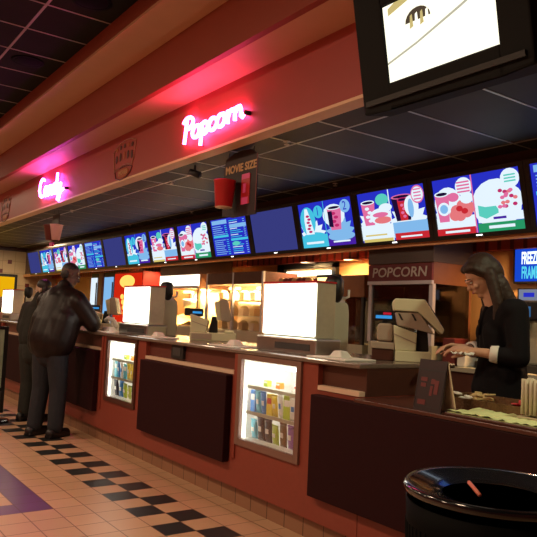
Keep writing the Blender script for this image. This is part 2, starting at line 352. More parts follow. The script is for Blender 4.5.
# end panel of the high counter facing the low counter
# low counter
u = thing('low_counter', 'low maroon service counter in front of the cashier', 'counter', (2.7, .5, 0)); L = (-2.7, -.5, 0)
MB().box(2.75, 3.24, -2.2, 2.895, .14, .93).build('cabinet', K['redlam'], u, loc=L)
MB().box(2.686, 3.26, -2.2, 2.895, .93, .952).build('worktop', K['topred'], u, loc=L, bevel=.004)
MB().box(2.80, 3.22, -2.2, 2.895, 0, .14).build('tiled_kick', K['kick'], u, loc=L)
# maroon stand-off panels
PL = [(-2.2, 3.295, 'long dark maroon front panel running to the right behind the waste bin'), (4.30, 5.83, 'dark maroon front panel between the two nearest lit snack cases'),
      (6.98, 8.42, 'dark maroon front panel partly behind the standing man'), (9.48, 11.13, 'dark maroon front panel left of the two customers')]
for y0, y1, lab in PL:
    o = MB().box(2.69, 2.75, y0, y1, .305, .95 if y0 > 0 else .929).build('front_panel', K['maroon'], bevel=.006); tag(o, lab, 'panel')
# continuous countertop over the high counter
o = MB().prism([(2.725, 2.895), (3.58, 2.895), (3.58, 14.5), (2.725, 14.5)], 'z', 1.12, 1.15).build('countertop', K['top'], bevel=.008)
tag(o, 'long grey-brown countertop carrying registers and glowing boxes', 'countertop')
u = thing('wall_outlet', 'small dark outlet box on the counter face below the second register', 'outlet box', (2.79, 5.24, 1.06))
MB().box(-.03, 0, -.11, .11, -.06, .06).build('housing', K['blackm'], u, bevel=.004)
MB().box(-.034, -.029, -.07, .07, -.035, .035).build('cover_plate', K['dkgrey'], u)

# ------------------------------------------------------------------ lit snack cases
PK = dict(blue=mat('blue_wrapper', (.03, .22, .62), .35), yel=mat('yellow_wrapper', (.80, .62, .05), .35), lime=mat('lime_wrapper', (.45, .62, .06), .35), wht=mat('white_wrapper', (.8, .8, .76), .4),
          cy=mat('cyan_wrapper', (.12, .52, .68), .35), org=mat('orange_wrapper', (.80, .22, .03), .35), pur=mat('purple_wrapper', (.30, .13, .45), .35), blk=mat('black_wrapper', (.03, .03, .05), .35),
          red=mat('red_wrapper', (.6, .04, .03), .35), grn=mat('green_wrapper', (.05, .28, .07), .35), brn=mat('brown_wrapper', (.18, .09, .03), .4))
names = dict(blue='blue', yel='yellow', lime='lime green', wht='white', cy='light blue', org='orange', pur='purple', blk='black', red='red', grn='green', brn='brown')
ORD = ['first', 'second', 'third', 'fourth', 'fifth', 'sixth', 'seventh', 'eighth', 'ninth']
SHELF = {'mid': .70, 'top': .885, 'low': .502}
def packet(col, x, y, z, w, h, d, kind, label, group):
    mb = MB(); m = PK[col]
    if kind == 'box':
        u = thing('candy_box', label, 'candy', (x, y, z), (0, 0, random.uniform(-.15, .15)), group)
        MB().box(-d / 2, d / 2, -w / 2, w / 2, 0, h).build('carton', m, u, bevel=.003)
        MB().box(-d / 2 - .001, -d / 2 + .001, -w * .38, w * .38, h * .55, h * .82).build('printed_label', PK['wht'] if col not in ('wht', 'yel') else PK['red'], u)
    else:   # pillow bag with crimped ends
        u = thing('snack_bag', label, 'snack bag', (x, y, z), (0, random.uniform(-.12, 0), random.uniform(-.2, .2)), group)
        n = 9; vs = []; fs = []; 
        for s_ in (-1, 1):
            for i in range(n):
                for j in range(n):
                    a = i / (n - 1); b = j / (n - 1); t = (math.sin(PI * a) ** .5) * (math.sin(PI * b) ** .6)
                    vs.append((s_ * d * .5 * t, (a - .5) * w * (1 - .08 * math.sin(PI * b)), b * h))
        for q in (0, n * n):
            for i in range(n - 1):
                for j in range(n - 1): k = q + i * n + j; fs.append((k, k + n, k + n + 1, k + 1))
        mb.add(vs, fs, None, True).build('pouch', m, u)
        MB().box(-d * .5 - .001, -d * .38, -w * .2, w * .2, h * .40, h * .62).build('printed_label', PK['wht'] if col != 'wht' else PK['blue'], u, bevel=.002)
        MB().box(-.002, .002, -w / 2, w / 2, h - .006, h + .006).build('crimped_seal', m, u)
case_lab = ['lit snack display case in the counter front nearest the camera', 'lit snack display case in the counter front near the customers', 'lit snack case behind the standing man', 'lit snack case at the far left end of the counter']
ctx = ['nearest lit case', 'lit case near the customers', 'case behind the man', 'far left case']
for ci, ((y0, y1, a, b), lab) in enumerate(zip(BAYS, case_lab)):
    yc = (a + b) / 2; u = thing('display_case', lab, 'display case', (XF, yc, OZ0)); h = OZ1 - OZ0; w = (b - a) / 2
    mb = MB(); t = .045
    mb.box(-.018, .004, -w - t, -w + .004, -t, h + t * .7); mb.box(-.018, .004, w - .004, w + t, -t, h + t * .7); mb.box(-.018, .004, -w, w, -t, .004); mb.box(-.018, .004, -w, w, h - .004, h + t * .7)
    mb.build('frame', K['caseframe'] if ci == 0 else K['darkwood'], u)
    MB().box(-.008, -.004, -w, w, 0, h).build('glass_pane', K['glass'], u)
    mb = MB(); mb.box(.455, .46, -w + .003, w - .003, .003, h - .003); mb.box(.01, .455, -w + .001, -w + .006, .003, h - .003); mb.box(.01, .455, w - .006, w - .001, .003, h - .003)
    mb.box(.01, .455, -w + .006, w - .006, h - .008, h - .002); mb.box(.01, .455, -w + .006, w - .006, .0015, .006)
    mb.build('liner', K['white'], u)
    for nm in ('mid', 'top'):
        z = SHELF[nm] - OZ0; sh = MB().box(.03, .44, -w + .007, w - .007, z - .008, z - .001).build('shelf', K['glass'], u)
        MB().box(.02, .03, -w + .007, w - .007, z - .012, z + .012).build('price_rail', K['steeld'], sh)
    o = MB().tube([(.05, -w + .03, h - .035), (.05, w - .03, h - .035)], .013).build('light_tube', E_['tube'], u)
    o = MB().tube([(.43, -w + .03, h - .035), (.43, w - .03, h - .035)], .013).build('light_tube', E_['tube'], u)
    MB().tube([(.02, w - .025, .012), (.02, w - .025, h - .03)], .010).build('light_tube', E_['tube'], u)
    l = area('case_light', (XF + .2, yc, OZ1 - .03), .3, 4, (1, .97, .85), sy=.55); l.data.shape = 'RECTANGLE'; l.data.size = .3
    mid = ['blue', 'cy', 'blue', 'yel', 'yel', 'wht', 'lime', 'wht', 'org'] if ci == 0 else ['cy', 'blue', 'wht', 'cy', 'yel', 'yel', 'wht', 'cy']
    low = ['cy', 'blk', 'blk', 'lime', 'brn', 'pur', 'pur'] if ci == 0 else ['blk', 'blue', 'lime', 'lime', 'grn', 'wht']
    if ci == 2: mid = mid[:4]; low = low[:3]
    n = len(mid)
    for k, c in enumerate(mid):      # left in the picture = +y
        y = b - .06 - (b - a - .12) * k / (n - 1)
        packet(c, XF + .075, y, SHELF['mid'] + .001, .070, random.uniform(.15, .172), .024, 'bag' if k % 3 else 'box',
               '%s packet %s on the middle shelf, %s' % (names[c], ORD[k] + ' from the left', ctx[ci]), 'packets on the middle shelf')
    n = len(low)
    for k, c in enumerate(low):
        y = b - .07 - (b - a - .14) * k / (n - 1)
        packet(c, XF + .09, y, OZ0 + .008, .088, random.uniform(.13, .175), .036, 'bag',
               '%s bag %s on the bottom shelf, %s' % (names[c], ORD[k] + ' from the left', ctx[ci]), 'bags at the bottom of the cases')
    if ci < 2:
        for k, (c, f) in enumerate((('lime', .85), ('org', .62), ('wht', .3))):
            packet(c, XF + .16, a + (b - a) * f, SHELF['top'] + .001, .05, .045, .04, 'box',
                   'low %s candy box on the top shelf of the %s' % (names[c], ctx[ci]), 'boxes on the top shelves')

# ------------------------------------------------------------------ menu screens
# art is drawn on the display plane: u to the right (0..1), v up (0..1)
SWD, SH = .88, .495
def P2(u, v, k): return (-.026 - .0006 * k, (.5 - u) * SWD, (v - .5) * SH)
def art(mb, kind):
    L = [1]
    def poly(pts, m):
        pts = [(min(1, max(0, a)), min(1, max(0, b))) for a, b in pts]; mb.add([P2(u, v, L[0]) for u, v in pts], [tuple(range(len(pts)))], m); L[0] += .35
    def rect(u0, u1, v0, v1, m): poly([(u0, v0), (u1, v0), (u1, v1), (u0, v1)], m)
    def ell(cu, cv, ru, rv, m, n=18): poly([(cu + ru * math.cos(2 * PI * i / n), cv + rv * math.sin(2 * PI * i / n)) for i in range(n)], m)
    def cup(u, v, w, h, m, rim, mark=None):
        poly([(u - w * .34, v), (u + w * .34, v), (u + w * .5, v + h), (u - w * .5, v + h)], m); ell(u, v + h, w * .5, h * .1, rim); ell(u, v + h, w * .4, h * .06, E_['dark'])
        if mark:
            for q in range(4): ell(u + w * .08 * (-1) ** q, v + h * (.2 + .18 * q), w * .16, h * .07, mark)
    def rays(cu, cv, ru, rv, m, n=14):
        poly([(cu + ru * (1 if i % 2 else .72) * math.cos(PI * i / n), cv + rv * (1 if i % 2 else .72) * math.sin(PI * i / n)) for i in range(2 * n)], m)
    E = E_
    def lines(u0, u1, v, m, th=.02): rect(u0, u1, v, v + th, m)
    if kind == 'blank': rect(0, 1, 0, 1, E['blank']); return
    rect(0, 1, 0, 1, E['blue'])
    if kind == 'drinks':
        rays(.22, .26, .27, .38, E['white']); rays(.74, .26, .27, .38, E['lblue'])
        rect(0, .5, 0, .28, E['cyan']); rect(.5, 1, 0, .22, E['purple']); ell(.25, .22, .24, .12, E['cyan']); ell(.75, .2, .24, .1, E['lblue'])
        ell(.16, .6, .15, .32, E['cyan']); poly([(.1, .3), (.26, .3), (.22, .62), (.17, .88), (.12, .88), (.09, .62)], E['white'])
        for q in range(6): ell(.175 + .012 * (-1) ** q, .36 + .07 * q, .035, .028, E['hot'])
        ell(.38, .78, .09, .14, E['cyan']); 
        ell(.66, .66, .2, .24, E['white']); cup(.68, .34, .26, .48, E['pink'], E['white'], E['hot']); poly([(.56, .42), (.64, .4), (.64, .75), (.56, .75)], E['dark'])
        ell(.88, .82, .09, .14, E['lblue']); lines(.08, .42, .08, E['white'], .05); lines(.6, .9, .07, E['white'], .035); rect(.49, .5, 0, 1, E['cyan'])
    elif kind == 'combo':
        rays(.22, .3, .28, .42, E['white']); rays(.74, .3, .3, .42, E['white']); rect(0, .5, .05, .34, E['white']); rect(.5, 1, .04, .34, E['lblue'])
        cup(.15, .34, .22, .46, E['pink'], E['white'], E['white']); ell(.33, .5, .17, .16, E['white']); ell(.36, .42, .13, .07, E['salmon']); ell(.33, .53, .12, .05, E['pink']); rect(.02, .48, .0, .06, E['gold'])
        ell(.38, .82, .1, .12, E['teal']); ell(.42, .66, .1, .08, E['white'])
        cup(.67, .36, .3, .46, E['dark'], E['pink']); cup(.68, .36, .15, .4, E['red'], E['hot'], E['pink']); ell(.8, .62, .1, .2, E['white']); ell(.79, .58, .04, .18, E['lblue'])
        ell(.9, .82, .09, .17, E['pink']); ell(.9, .82, .078, .14, E['white']); 
        for q in range(4): lines(.85, .95, .72 + .06 * q, E['pink'], .025)
        rect(.52, 1, 0, .13, E['red']); lines(.6, .9, .04, E['white'], .03); rect(.485, .5, 0, 1, E['white']); lines(.06, .4, .12, E['gold'], .03)
    elif kind == 'meal':
        rays(.2, .3, .27, .46, E['white']); ell(.72, .45, .27, .42, E['white']); rect(0, .48, .1, .32, E['white']); rect(.5, 1, .16, .3, E['white'])
        ell(.17, .55, .17, .3, E['white']); cup(.1, .24, .18, .5, E['pink'], E['white']); ell(.11, .47, .075, .12, E['white']); ell(.11, .47, .05, .08, E['lblue'])
        for (a_, b_) in ((.26, .42), (.34, .5), (.38, .38), (.3, .33), (.42, .45), (.24, .34)): ell(a_, b_, .07, .1, E['salmon'])
        for (a_, b_) in ((.3, .45), (.36, .4)): ell(a_, b_, .04, .05, E['red'])
        ell(.24, .66, .07, .08, E['pink']); ell(.38, .82, .1, .16, E['white']); ell(.4, .62, .08, .1, E['white'])
        for q in range(4): lines(.3, .45, .72 + .055 * q, E['pink'], .028)
        ell(.68, .48, .2, .28, E['white']); poly([(.52, .28), (.6, .22), (.74, .3), (.74, .42), (.6, .42), (.52, .46)], E['teal']); ell(.86, .5, .15, .24, E['white'])
        random.seed(3)
        for q in range(16): ell(.85 + random.uniform(-.1, .1), .52 + random.uniform(-.13, .15), .024, .03, random.choice((E['hot'], E['pink'], E['salmon'])))
        ell(.9, .84, .1, .16, E['white']); 
        for q in range(3): lines(.84, .96, .78 + .05 * q, E['teal'], .025)
        rect(0, .47, 0, .12, E['red']); lines(.1, .4, .035, E['white'], .04); rect(.5, 1, 0, .15, E['green']); lines(.62, .9, .05, E['white'], .05); lines(.68, .82, .2, E['purple'], .04); rect(.475, .49, 0, 1, E['pink'])
    elif kind == 'text':
        random.seed(11)
        for (u0, u1, v0, v1) in ((.03, .46, .86, .97), (.03, .46, .5, .56), (.52, .97, .72, .82), (.52, .97, .38, .44)): rect(u0, u1, v0, v1, E['lblue'] if v0 > .6 else E['cyan'])
        for q in range(17):
            v = .04 + .054 * q
            if not (.47 < v < .57 or v > .84): lines(.05, .05 + random.uniform(.24, .34), v, E['lblue'], .018); lines(.4, .46, v, E['cyan'], .018)
            if not (.35 < v < .45 or .7 < v < .83): lines(.54, .54 + random.uniform(.2, .34), v, E['cyan'] if q % 3 else E['white'], .018); lines(.91, .96, v, E['lblue'], .018)
        ell(.66, .3, .1, .06, E['teal'])
protos = {}
seq = ['text', 'meal', 'combo', 'drinks', 'blank'] 
desc = {'text': 'text price list', 'meal': 'hot food meal picture', 'combo': 'cups and popcorn combo picture', 'drinks': 'two numbered drinks picture', 'blank': 'plain dim blue picture'}
place_w = {0: 'cut by the right edge of the photo', 1: 'nearest fully visible one, above the cashier', 2: 'above the POPCORN machine', 3: 'second left of the POPCORN machine', 4: 'just right of the hanging size sign',
           5: 'directly below the nearer hanging size sign', 6: 'just left of the nearer hanging size sign', 7: 'seventh screen counted from the cashier', 8: 'eighth screen counted from the cashier', 9: 'ninth screen counted from the cashier',
           10: 'tenth screen counted from the cashier', 11: 'just right of the far hanging cup', 12: 'directly behind the far hanging cup', 13: 'second from the far left end', 14: 'at the far left end of the row'}
for k in range(15):
    kind = seq[k % 5]; y = 3.57 + .9765 * (k - 1); loc = (4.655, y, 2.44)
    lab = 'wall menu screen with %s, %s' % (desc[kind], place_w[k])
    if kind in protos:
        dup(protos[kind], loc, lab); continue
    u = thing('menu_screen', lab, 'menu screen', loc, (0, math.radians(-14), 0), 'menu screens along the bulkhead'); protos[kind] = u
    mb = MB(); W = .4865; H1 = .285; hw = SWD / 2; hh = SH / 2
    mb.box(-.024, .05, -W, W, -H1, H1); mb.box(-.04, -.024, -W, -hw, -H1, H1); mb.box(-.04, -.024, hw, W, -H1, H1); mb.box(-.04, -.024, -hw, hw, hh, H1); mb.box(-.04, -.024, -hw, hw, -H1, -hh)
    mb.build('bezel', K['black'], u)
    mb = MB(); art(mb, kind); d = mb.build('display', None, u)
    MB().box(-.042, -.04, -.03, .03, -.272, -.262).build('power_light', E_['led'], u)  # white logo on the bezel, its brightness put in as glow
    mb = MB(); mb.box(.05, .10, -.1, .1, .0, .1); mb.build('mount', K['blackm'], u)
    if kind == 'drinks':
        text('1', .13, E_['blue'], u, (-.036, (.5 - .38) * SWD, .28 * SH), 'number', .0004); text('2', .13, E_['blue'], u, (-.036, (.5 - .88) * SWD, .32 * SH), 'number', .0004)

# ------------------------------------------------------------------ glowing warmer boxes on the counter
def glow_box(loc, label):
    u = thing('backlit_counter_box', label, 'light box', loc, group='glowing boxes on the counter')
    MB().box(-.04, .19, -.36, .34, 0, .115).build('steel_base', K['steel'], u, bevel=.012)
    mb = MB(); mb.box(0.002, .17, -.31, .31, .115, .50); mb.build('housing', K['steeld'], u, bevel=.006)
    MB().box(-.012, .001, -.305, .305, .128, .495).build('lit_face', E_['box'], u, bevel=.006)
    MB().box(-.016, .17, -.315, .315, .50, .512).build('red_top_trim', K['redcup'], u)
    MB().box(-.043, -.04, -.3, .1, .03, .075).build('name_plate', K['dkgrey'], u)
    return u
g0 = glow_box((2.91, 3.845, 1.15), 'large glowing white box on the counter nearest the camera')
dup(g0, (2.91, 6.47, 1.15), 'glowing white box on the counter to the right of the standing man')
dup(g0, (2.93, 11.68, 1.15), 'glowing white box at the far left end, before the yellow poster')
def dispenser(loc, label):
    u = thing('counter_dispenser', label, 'dispenser', loc, group='dispensers behind the glowing boxes')
    prof = [(-.15, 0), (.15, 0), (.15, .30), (.13, .36), (.09, .38), (-.15, .38)]
    MB().prism([(x * .56, z) for x, z in prof], 'y', -.04, .04).build('rounded_body', K['grey'], u, bevel=.012)
    MB().prism([(x * .61, z if z == 0 else z + .008) for x, z in prof], 'y', -.025, .025).build('dark_edge', K['blackm'], u)
    MB().box(-.08, .04, -.035, .035, .375, .42).build('neck', K['silverpost'], u)
    MB().lathe([(.03, .36), (.055, .40), (.07, .44), (.068, .53), (.05, .56), (.0, .57)], (-.035, 0, 0), 20).build('black_hopper', K['black'], u)
    MB().tube([(.02, -.03, .4), (.06, -.05, .42), (.06, -.05, .47)], .01).build('handle', K['white'], u)
    return u
d0 = dispenser((3.205, 3.66, 1.15), 'grey rounded dispenser with black top beside the nearest glowing box')
dup(d0, (3.22, 6.35, 1.15), 'grey rounded dispenser with black top right of the glowing box beside the standing man')
dup(d0, (3.25, 11.52, 1.15), 'grey rounded dispenser with black top at the far left glowing box')
# ------------------------------------------------------------------ cash registers
def register(loc, label, rz=0, kind='A'):
    u = thing('cash_register', label, 'cash register', loc, (0, 0, rz), 'cash registers on the counter')
    def pr(nm, poly, a, b, m, par=u, bevel=.006): return MB().prism(poly, 'y', a, b).build(nm, m, par, bevel=bevel)
    if kind == 'A':
        pr('cash_drawer', [(-.111, 0), (.115, 0), (.115, .07), (-.111, .07)], -.11, .13, K['beige'])
        pr('printer_body', [(-.126, .236), (.026, .186), (.021, .071), (-.111, .071)], -.10, .10, K['beige'])
        pr('printer_slot', [(-.124, .182), (.022, .124), (.022, .117), (-.124, .175)], -.103, -.0995, K['beiged'], bevel=0)
        pr('stand', [(.028, .071), (.108, .071), (.095, .215), (.03, .215)], -.05, .06, K['black'])
        m_ = pr('monitor_shell', [(-.115, .318), (.034, .322), (.138, .182), (.089, .197), (-.095, .232)], -.105, .10, K['beiged'])
        pr('monitor_rim', [(-.135, .378), (-.122, .408), (.069, .408), (.197, .216), (.183, .186), (.031, .324), (-.126, .329)], -.12, .12, K['beige'], bevel=.008)
        for a in (-.085, .0): pr('vent_slot', [(a - .016, .312), (a - .003, .312), (a + .022, .268), (a + .009, .268)], -.1075, -.105, K['blackm'], m_, 0)
        pr('screen', [(.075, .405), (.196, .226), (.199, .228), (.078, .407)], -.10, .10, K['dkgrey'], m_, 0)
        pr('receipt_printer', [(-.228, .13), (-.128, .125), (-.128, .235), (-.145, .243), (-.212, .243), (-.228, .225)], -.06, .10, K['beiged'], bevel=.012)
        pr('printer_tray', [(-.27, .078), (-.115, .074), (-.115, .118), (-.27, .122)], -.09, .12, K['beiged'])
        pr('tray_stand', [(-.26, 0), (-.118, 0), (-.118, .073), (-.26, .076)], -.08, .12, K['darkwood'])
        d = pr('customer_display', [(-.25, .26), (-.12, .26), (-.12, .33), (-.25, .33)], .14, .17, K['black'])
        MB().tube([(-.18, .155, .0), (-.18, .155, .26)], .012).build('display_pole', K['blackm'], u)
        pr('digits', [(-.24, .275), (-.13, .275), (-.13, .297), (-.24, .297)], .137, .1395, E_['disp'], d, 0); pr('digits', [(-.19, .302), (-.135, .302), (-.135, .318), (-.19, .318)], .137, .1395, E_['dispr'], d, 0)
    else:
        pr('cash_drawer', [(-.217, 0), (.217, 0), (.217, .075), (-.217, .075)], -.13, .15, K['beige'])
        pr('drawer_face', [(-.2, .012), (-.01, .012), (-.01, .064), (-.2, .064)], -.134, -.1295, K['beiged'], bevel=0)
        pr('printer_body', [(-.223, .245), (-.047, .19), (-.068, .076), (-.215, .076)], -.11, .11, K['beige'])
        pr('printer_slot', [(-.218, .185), (-.055, .135), (-.055, .128), (-.218, .178)], -.113, -.1095, K['beiged'], bevel=0)
        pr('stand', [(-.045, .076), (.04, .076), (.03, .23), (-.02, .23)], -.05, .06, K['black'])
        m_ = pr('monitor_shell', [(-.005, .365), (.05, .385), (.07, .2), (.03, .19)], -.10, .10, K['beige'])
        pr('monitor_rim', [(.052, .392), (.087, .405), (.12, .398), (.168, .20), (.136, .185), (.072, .19)], -.13, .13, K['beiged'], bevel=.008)
        pr('screen', [(.121, .385), (.163, .215), (.166, .216), (.124, .386)], -.105, .105, K['dkgrey'], m_, 0)
        pr('cable_box', [(.10, .0755), (.20, .0755), (.19, .10), (.11, .10)], -.08, .05, K['beige'])
        d = pr('customer_display', [(-.30, .225), (-.115, .225), (-.115, .30), (-.30, .30)], .155, .185, K['black'])
        MB().tube([(-.21, .17, .0), (-.21, .17, .225)], .012).build('display_pole', K['blackm'], u)
        pr('digits', [(-.22, .25), (-.13, .25), (-.13, .272), (-.22, .272)], .152, .1545, E_['disp'], d, 0)
    return u
r0 = register((3.36, 3.08, 1.15), 'cream cash register at the counter end in front of the cashier', math.radians(-44), 'A')
r1 = register((3.31, 5.56, 1.15), 'cash register between the two nearest glowing boxes', math.radians(-33), 'B')
dup(r1, (3.22, 8.05, 1.15), 'cash register just right of the standing man')
dup(r1, (3.18, 13.3, 1.15), 'cash register at the far left end beyond the last glowing box')
# small things on the countertop
def napkin_tray(loc, label, rz=0):
    u = thing('napkin_tray', label, 'tray', loc, (0, 0, rz), 'white trays on the counter edge')
    MB().box(-.13, .13, -.19, .19, 0, .012).build('mat', K['paper'], u, bevel=.004)
    MB().hexa([(-.05, -.065, .012), (.05, -.065, .012), (.05, .065, .012), (-.05, .065, .012)], [(-.03, -.03, .055), (.03, -.03, .055), (.03, .035, .055), (-.03, .035, .055)]).build('folded_napkin', K['paper'], u, bevel=.008)
    return u
n0 = napkin_tray((2.88, 3.24, 1.15), 'white tray with a folded napkin right of the nearest glowing box')
dup(n0, (2.88, 4.50, 1.15), 'white tray with a folded napkin left of the nearest glowing box')
dup(n0, (2.88, 5.86, 1.15), 'white tray with a folded napkin right of the middle glowing box')
dup(n0, (2.88, 7.03, 1.15), 'white tray with a folded napkin left of the middle glowing box')
def pinpad(loc, label):
    u = thing('card_terminal', label, 'card terminal', loc, group='card terminals')
    MB().hexa([(-.04, -.05, 0), (.05, -.05, 0), (.05, .05, 0), (-.04, .05, 0)], [(-.035, -.045, .035), (.05, -.045, .075), (.05, .045, .075), (-.035, .045, .035)]).build('housing', K['grey'], u, bevel=.008)
    MB().box(.0, .03, -.03, .03, .066, .078).build('display', K['black'], u)
    return u
p0 = pinpad((3.0, 4.25, 1.15), 'small grey card terminal between tray and the nearest glowing box')
dup(p0, (2.92, 6.88, 1.185), 'small card terminal left of the middle glowing box') if False else None
def phone(loc, label):
    u = thing('desk_phone', label, 'telephone', loc, (0, 0, .3))
    MB().box(-.08, .08, -.09, .09, 0, .05).build('base', K['white'], u, bevel=.012)
    MB().tube([(-.02, .10, .12), (-.02, .06, .155), (-.02, -.05, .12), (-.02, -.10, .05)], [.03, .022, .022, .03]).build('handset', K['white'], u)
    MB().tube([(.03, .03, .04), (.03, .05, .16)], [.03, .025]).build('cradle_post', K['white'], u)
    return u
phone((3.02, 7.34, 1.15), 'white telephone between the standing man register and middle glowing box')
# condiments behind far-left counter: row of squeeze bottles
for i, (y, c) in enumerate(((12.15, 'redcup'), (12.3, 'gold'), (12.45, 'dkgrey'))):
    u = thing('squeeze_bottle', '%s squeeze bottle at the far left edge of the counter' % ('red', 'tan', 'dark grey')[i], 'bottle', (2.86, y, 1.15))
    MB().lathe([(.035, 0), (.038, .02), (.038, .13), (.02, .16)]).build('bottle_body', K[c], u); MB().lathe([(.022, .155), (.02, .17), (.005, .21), (.0, .212)]).build('nozzle', K[c], u)

# ------------------------------------------------------------------ low counter things
u = thing('menu_stand', 'maroon tent menu board standing on the low counter in front of the cashier', 'sign', (2.76, 2.36, .952), (0, 0, math.radians(-8)))
MB().hexa([(-.055, -.105, 0), (-.045, -.105, 0), (-.045, .105, 0), (-.055, .105, 0)], [(-.004, -.095, .262), (.004, -.095, .262), (.004, .115, .262), (-.004, .115, .262)]).build('front_board', K['signm'], u)
MB().hexa([(.045, -.105, 0), (.055, -.105, 0), (.055, .105, 0), (.045, .105, 0)], [(-.004, -.095, .262), (.004, -.095, .262), (.004, .115, .262), (-.004, .115, .262)]).build('rear_board', K['cream'], u)
def slant(y0, y1, z0, z1, off=.0015):
    f = lambda z: -.055 + .051 * z / .262 - off
    return [(f(z0), y0, z0), (f(z0) + off * .6, y0, z0), (f(z0) + off * .6, y1, z0), (f(z0), y1, z0)], [(f(z1), y0, z1), (f(z1) + off * .6, y0, z1), (f(z1) + off * .6, y1, z1), (f(z1), y1, z1)]
mb = MB()
for (y0, y1, z0, z1) in ((-.095, .105, .205, .212), (-.095, .105, .02, .025), (-.095, -.09, .02, .21), (.10, .105, .02, .21)): mb.hexa(*slant(y0, y1, z0, z1))
mb.build('printed_border', K['blackm'], u)
mb = MB()
for (y0, y1, z0, z1) in ((.03, .08, .15, .17), (.035, .075, .12, .14), (-.03, .0, .14, .165), (-.02, .0, .08, .13), (.02, .08, .03, .055), (-.06, -.03, .09, .16)): mb.hexa(*slant(y0, y1, z0, z1))
mb.build('printed_menu', K['darkred'], u)
u = thing('towel_tray', 'flat pale green paper towels laid on a tray at the low counter edge', 'tray', (2.85, 2.04, .952), (0, 0, 0))
MB().box(-.15, .13, -.80, .205, 0, .014).build('tray', K['darkwood'], u, bevel=.004)
random.seed(5)
mb = MB(); nx, ny = 8, 40; vs = [(-.14 + .26 * i / nx, -.79 + .985 * j / ny, .016 + .012 * random.random()) for i in range(nx + 1) for j in range(ny + 1)]
fs = [(i * (ny + 1) + j, i * (ny + 1) + j + 1, (i + 1) * (ny + 1) + j + 1, (i + 1) * (ny + 1) + j) for i in range(nx) for j in range(ny)]
mb.add(vs, fs, None, True); mb.box(-.14, .12, -.79, .195, .0142, .0165); mb.build('paper_towels', K['towel'], u)
u = thing('condiment_basket', 'long brown wicker basket of wrapped packets behind the paper towels', 'basket', (3.06, 2.15, .952))
mb = MB(); mb.box(-.08, .08, -.28, .30, 0, .008); mb.box(-.09, -.08, -.29, .31, 0, .06); mb.box(.08, .09, -.29, .31, 0, .075); mb.box(-.08, .08, .30, .31, 0, .075); mb.box(-.08, .08, -.29, -.28, 0, .075)
mb.build('basket_body', K['basket'], u)
for y in (.12, -.07): MB().box(-.08, .08, y - .003, y + .003, .008, .06).build('divider', K['basket'], u)
cols = (('paper', 'white', .21, 12), ('gold', 'tan', .02, 14), ('redcup', 'red', -.18, 12))
cm = dict(paper=K['paper'], gold=mat('tan_packet', (.62, .48, .22), .5), redcup=mat('red_packet', (.62, .04, .06), .4))
for c, nm, yy, n in cols:
    for i in range(n):
        a = random.uniform(0, PI); mb = MB()
        mb.hexa([(-.028, -.018, 0), (.028, -.018, 0), (.028, .018, 0), (-.028, .018, 0)], [(-.026, -.016, .007), (.026, -.016, .007), (.026, .016, .007), (-.026, .016, .007)])
        o = mb.build('condiment_packet', cm[c]); o.location = (3.06 + random.uniform(-.045, .045), 2.25 + yy + random.uniform(-.065, .065), .963 + .0062 * i); o.rotation_euler = (random.uniform(-.15, .15), random.uniform(-.15, .15), a)
        tag(o, 'small %s condiment packet in the wicker basket beside the cashier' % nm, 'packet', '%s packets in the basket' % nm)
u = thing('straw_holder', 'open box of pale wrapped straws at the right edge of the low counter', 'straw holder', (2.93, 1.925, .967))
MB().box(-.05, .05, -.14, .03, 0, .014).build('box', K['beige'], u, bevel=.003)
for i in range(28):
    a, b = i // 7, i % 7
    o = MB().tube([(2.93 - .036 + a * .023, 1.925 - .125 + b * .0225, .99), (2.93 - .036 + a * .023 + random.uniform(-.004, .004), 1.925 - .125 + b * .0225 + random.uniform(-.004, .004), 1.155 + random.uniform(-.004, .006))], .0105, n=6).build('wrapped_straw', K['straw'])
    tag(o, 'pale wrapped drinking straw standing in the box at the right edge', 'straw', 'straws in the box')

# ------------------------------------------------------------------ waste bin
u = thing('waste_bin', 'round black waste bin with wide glossy rim in the lower right corner', 'waste bin', (1.79, 1.283, 0))
MB().lathe([(.232, 0), (.236, .01), (.266, .80), (.268, .868), (.262, .868), (.225, .02), (0, .02)], n=64).build('body', K['binb'], u)
mb = MB()
for i in range(72):
    t = 2 * PI * i / 72; c, s = math.cos(t), math.sin(t)
    mb.tube([(.2365 * c, .2365 * s, .02), (.2665 * c, .2665 * s, .80)], .0028, n=5)
mb.build('ribbing', K['binb'], u)
MB().lathe([(.264, .888), (.274, .892), (.278, .902), (.276, .912), (.268, .918), (.255, .914), (.20, .896), (.148, .886), (.138, .878), (.136, .82), (.141, .82), (.143, .87), (.25, .89), (.262, .888)], n=64).build('rim_lid', K['gloss'], u)
MB().lathe([(0, .62), (.15, .62), (.2, .615), (.235, .60)], n=32).build('bin_liner', K['blackm'], u)
o = MB().tube([(1.750, 1.352, .918), (1.698, 1.272, .903)], .006, mat('orange_pink_plastic', (.85, .22, .14), .4), n=8).build('drinking_straw'); tag(o, 'bright orange-pink drinking straw lying on the bin rim', 'straw')

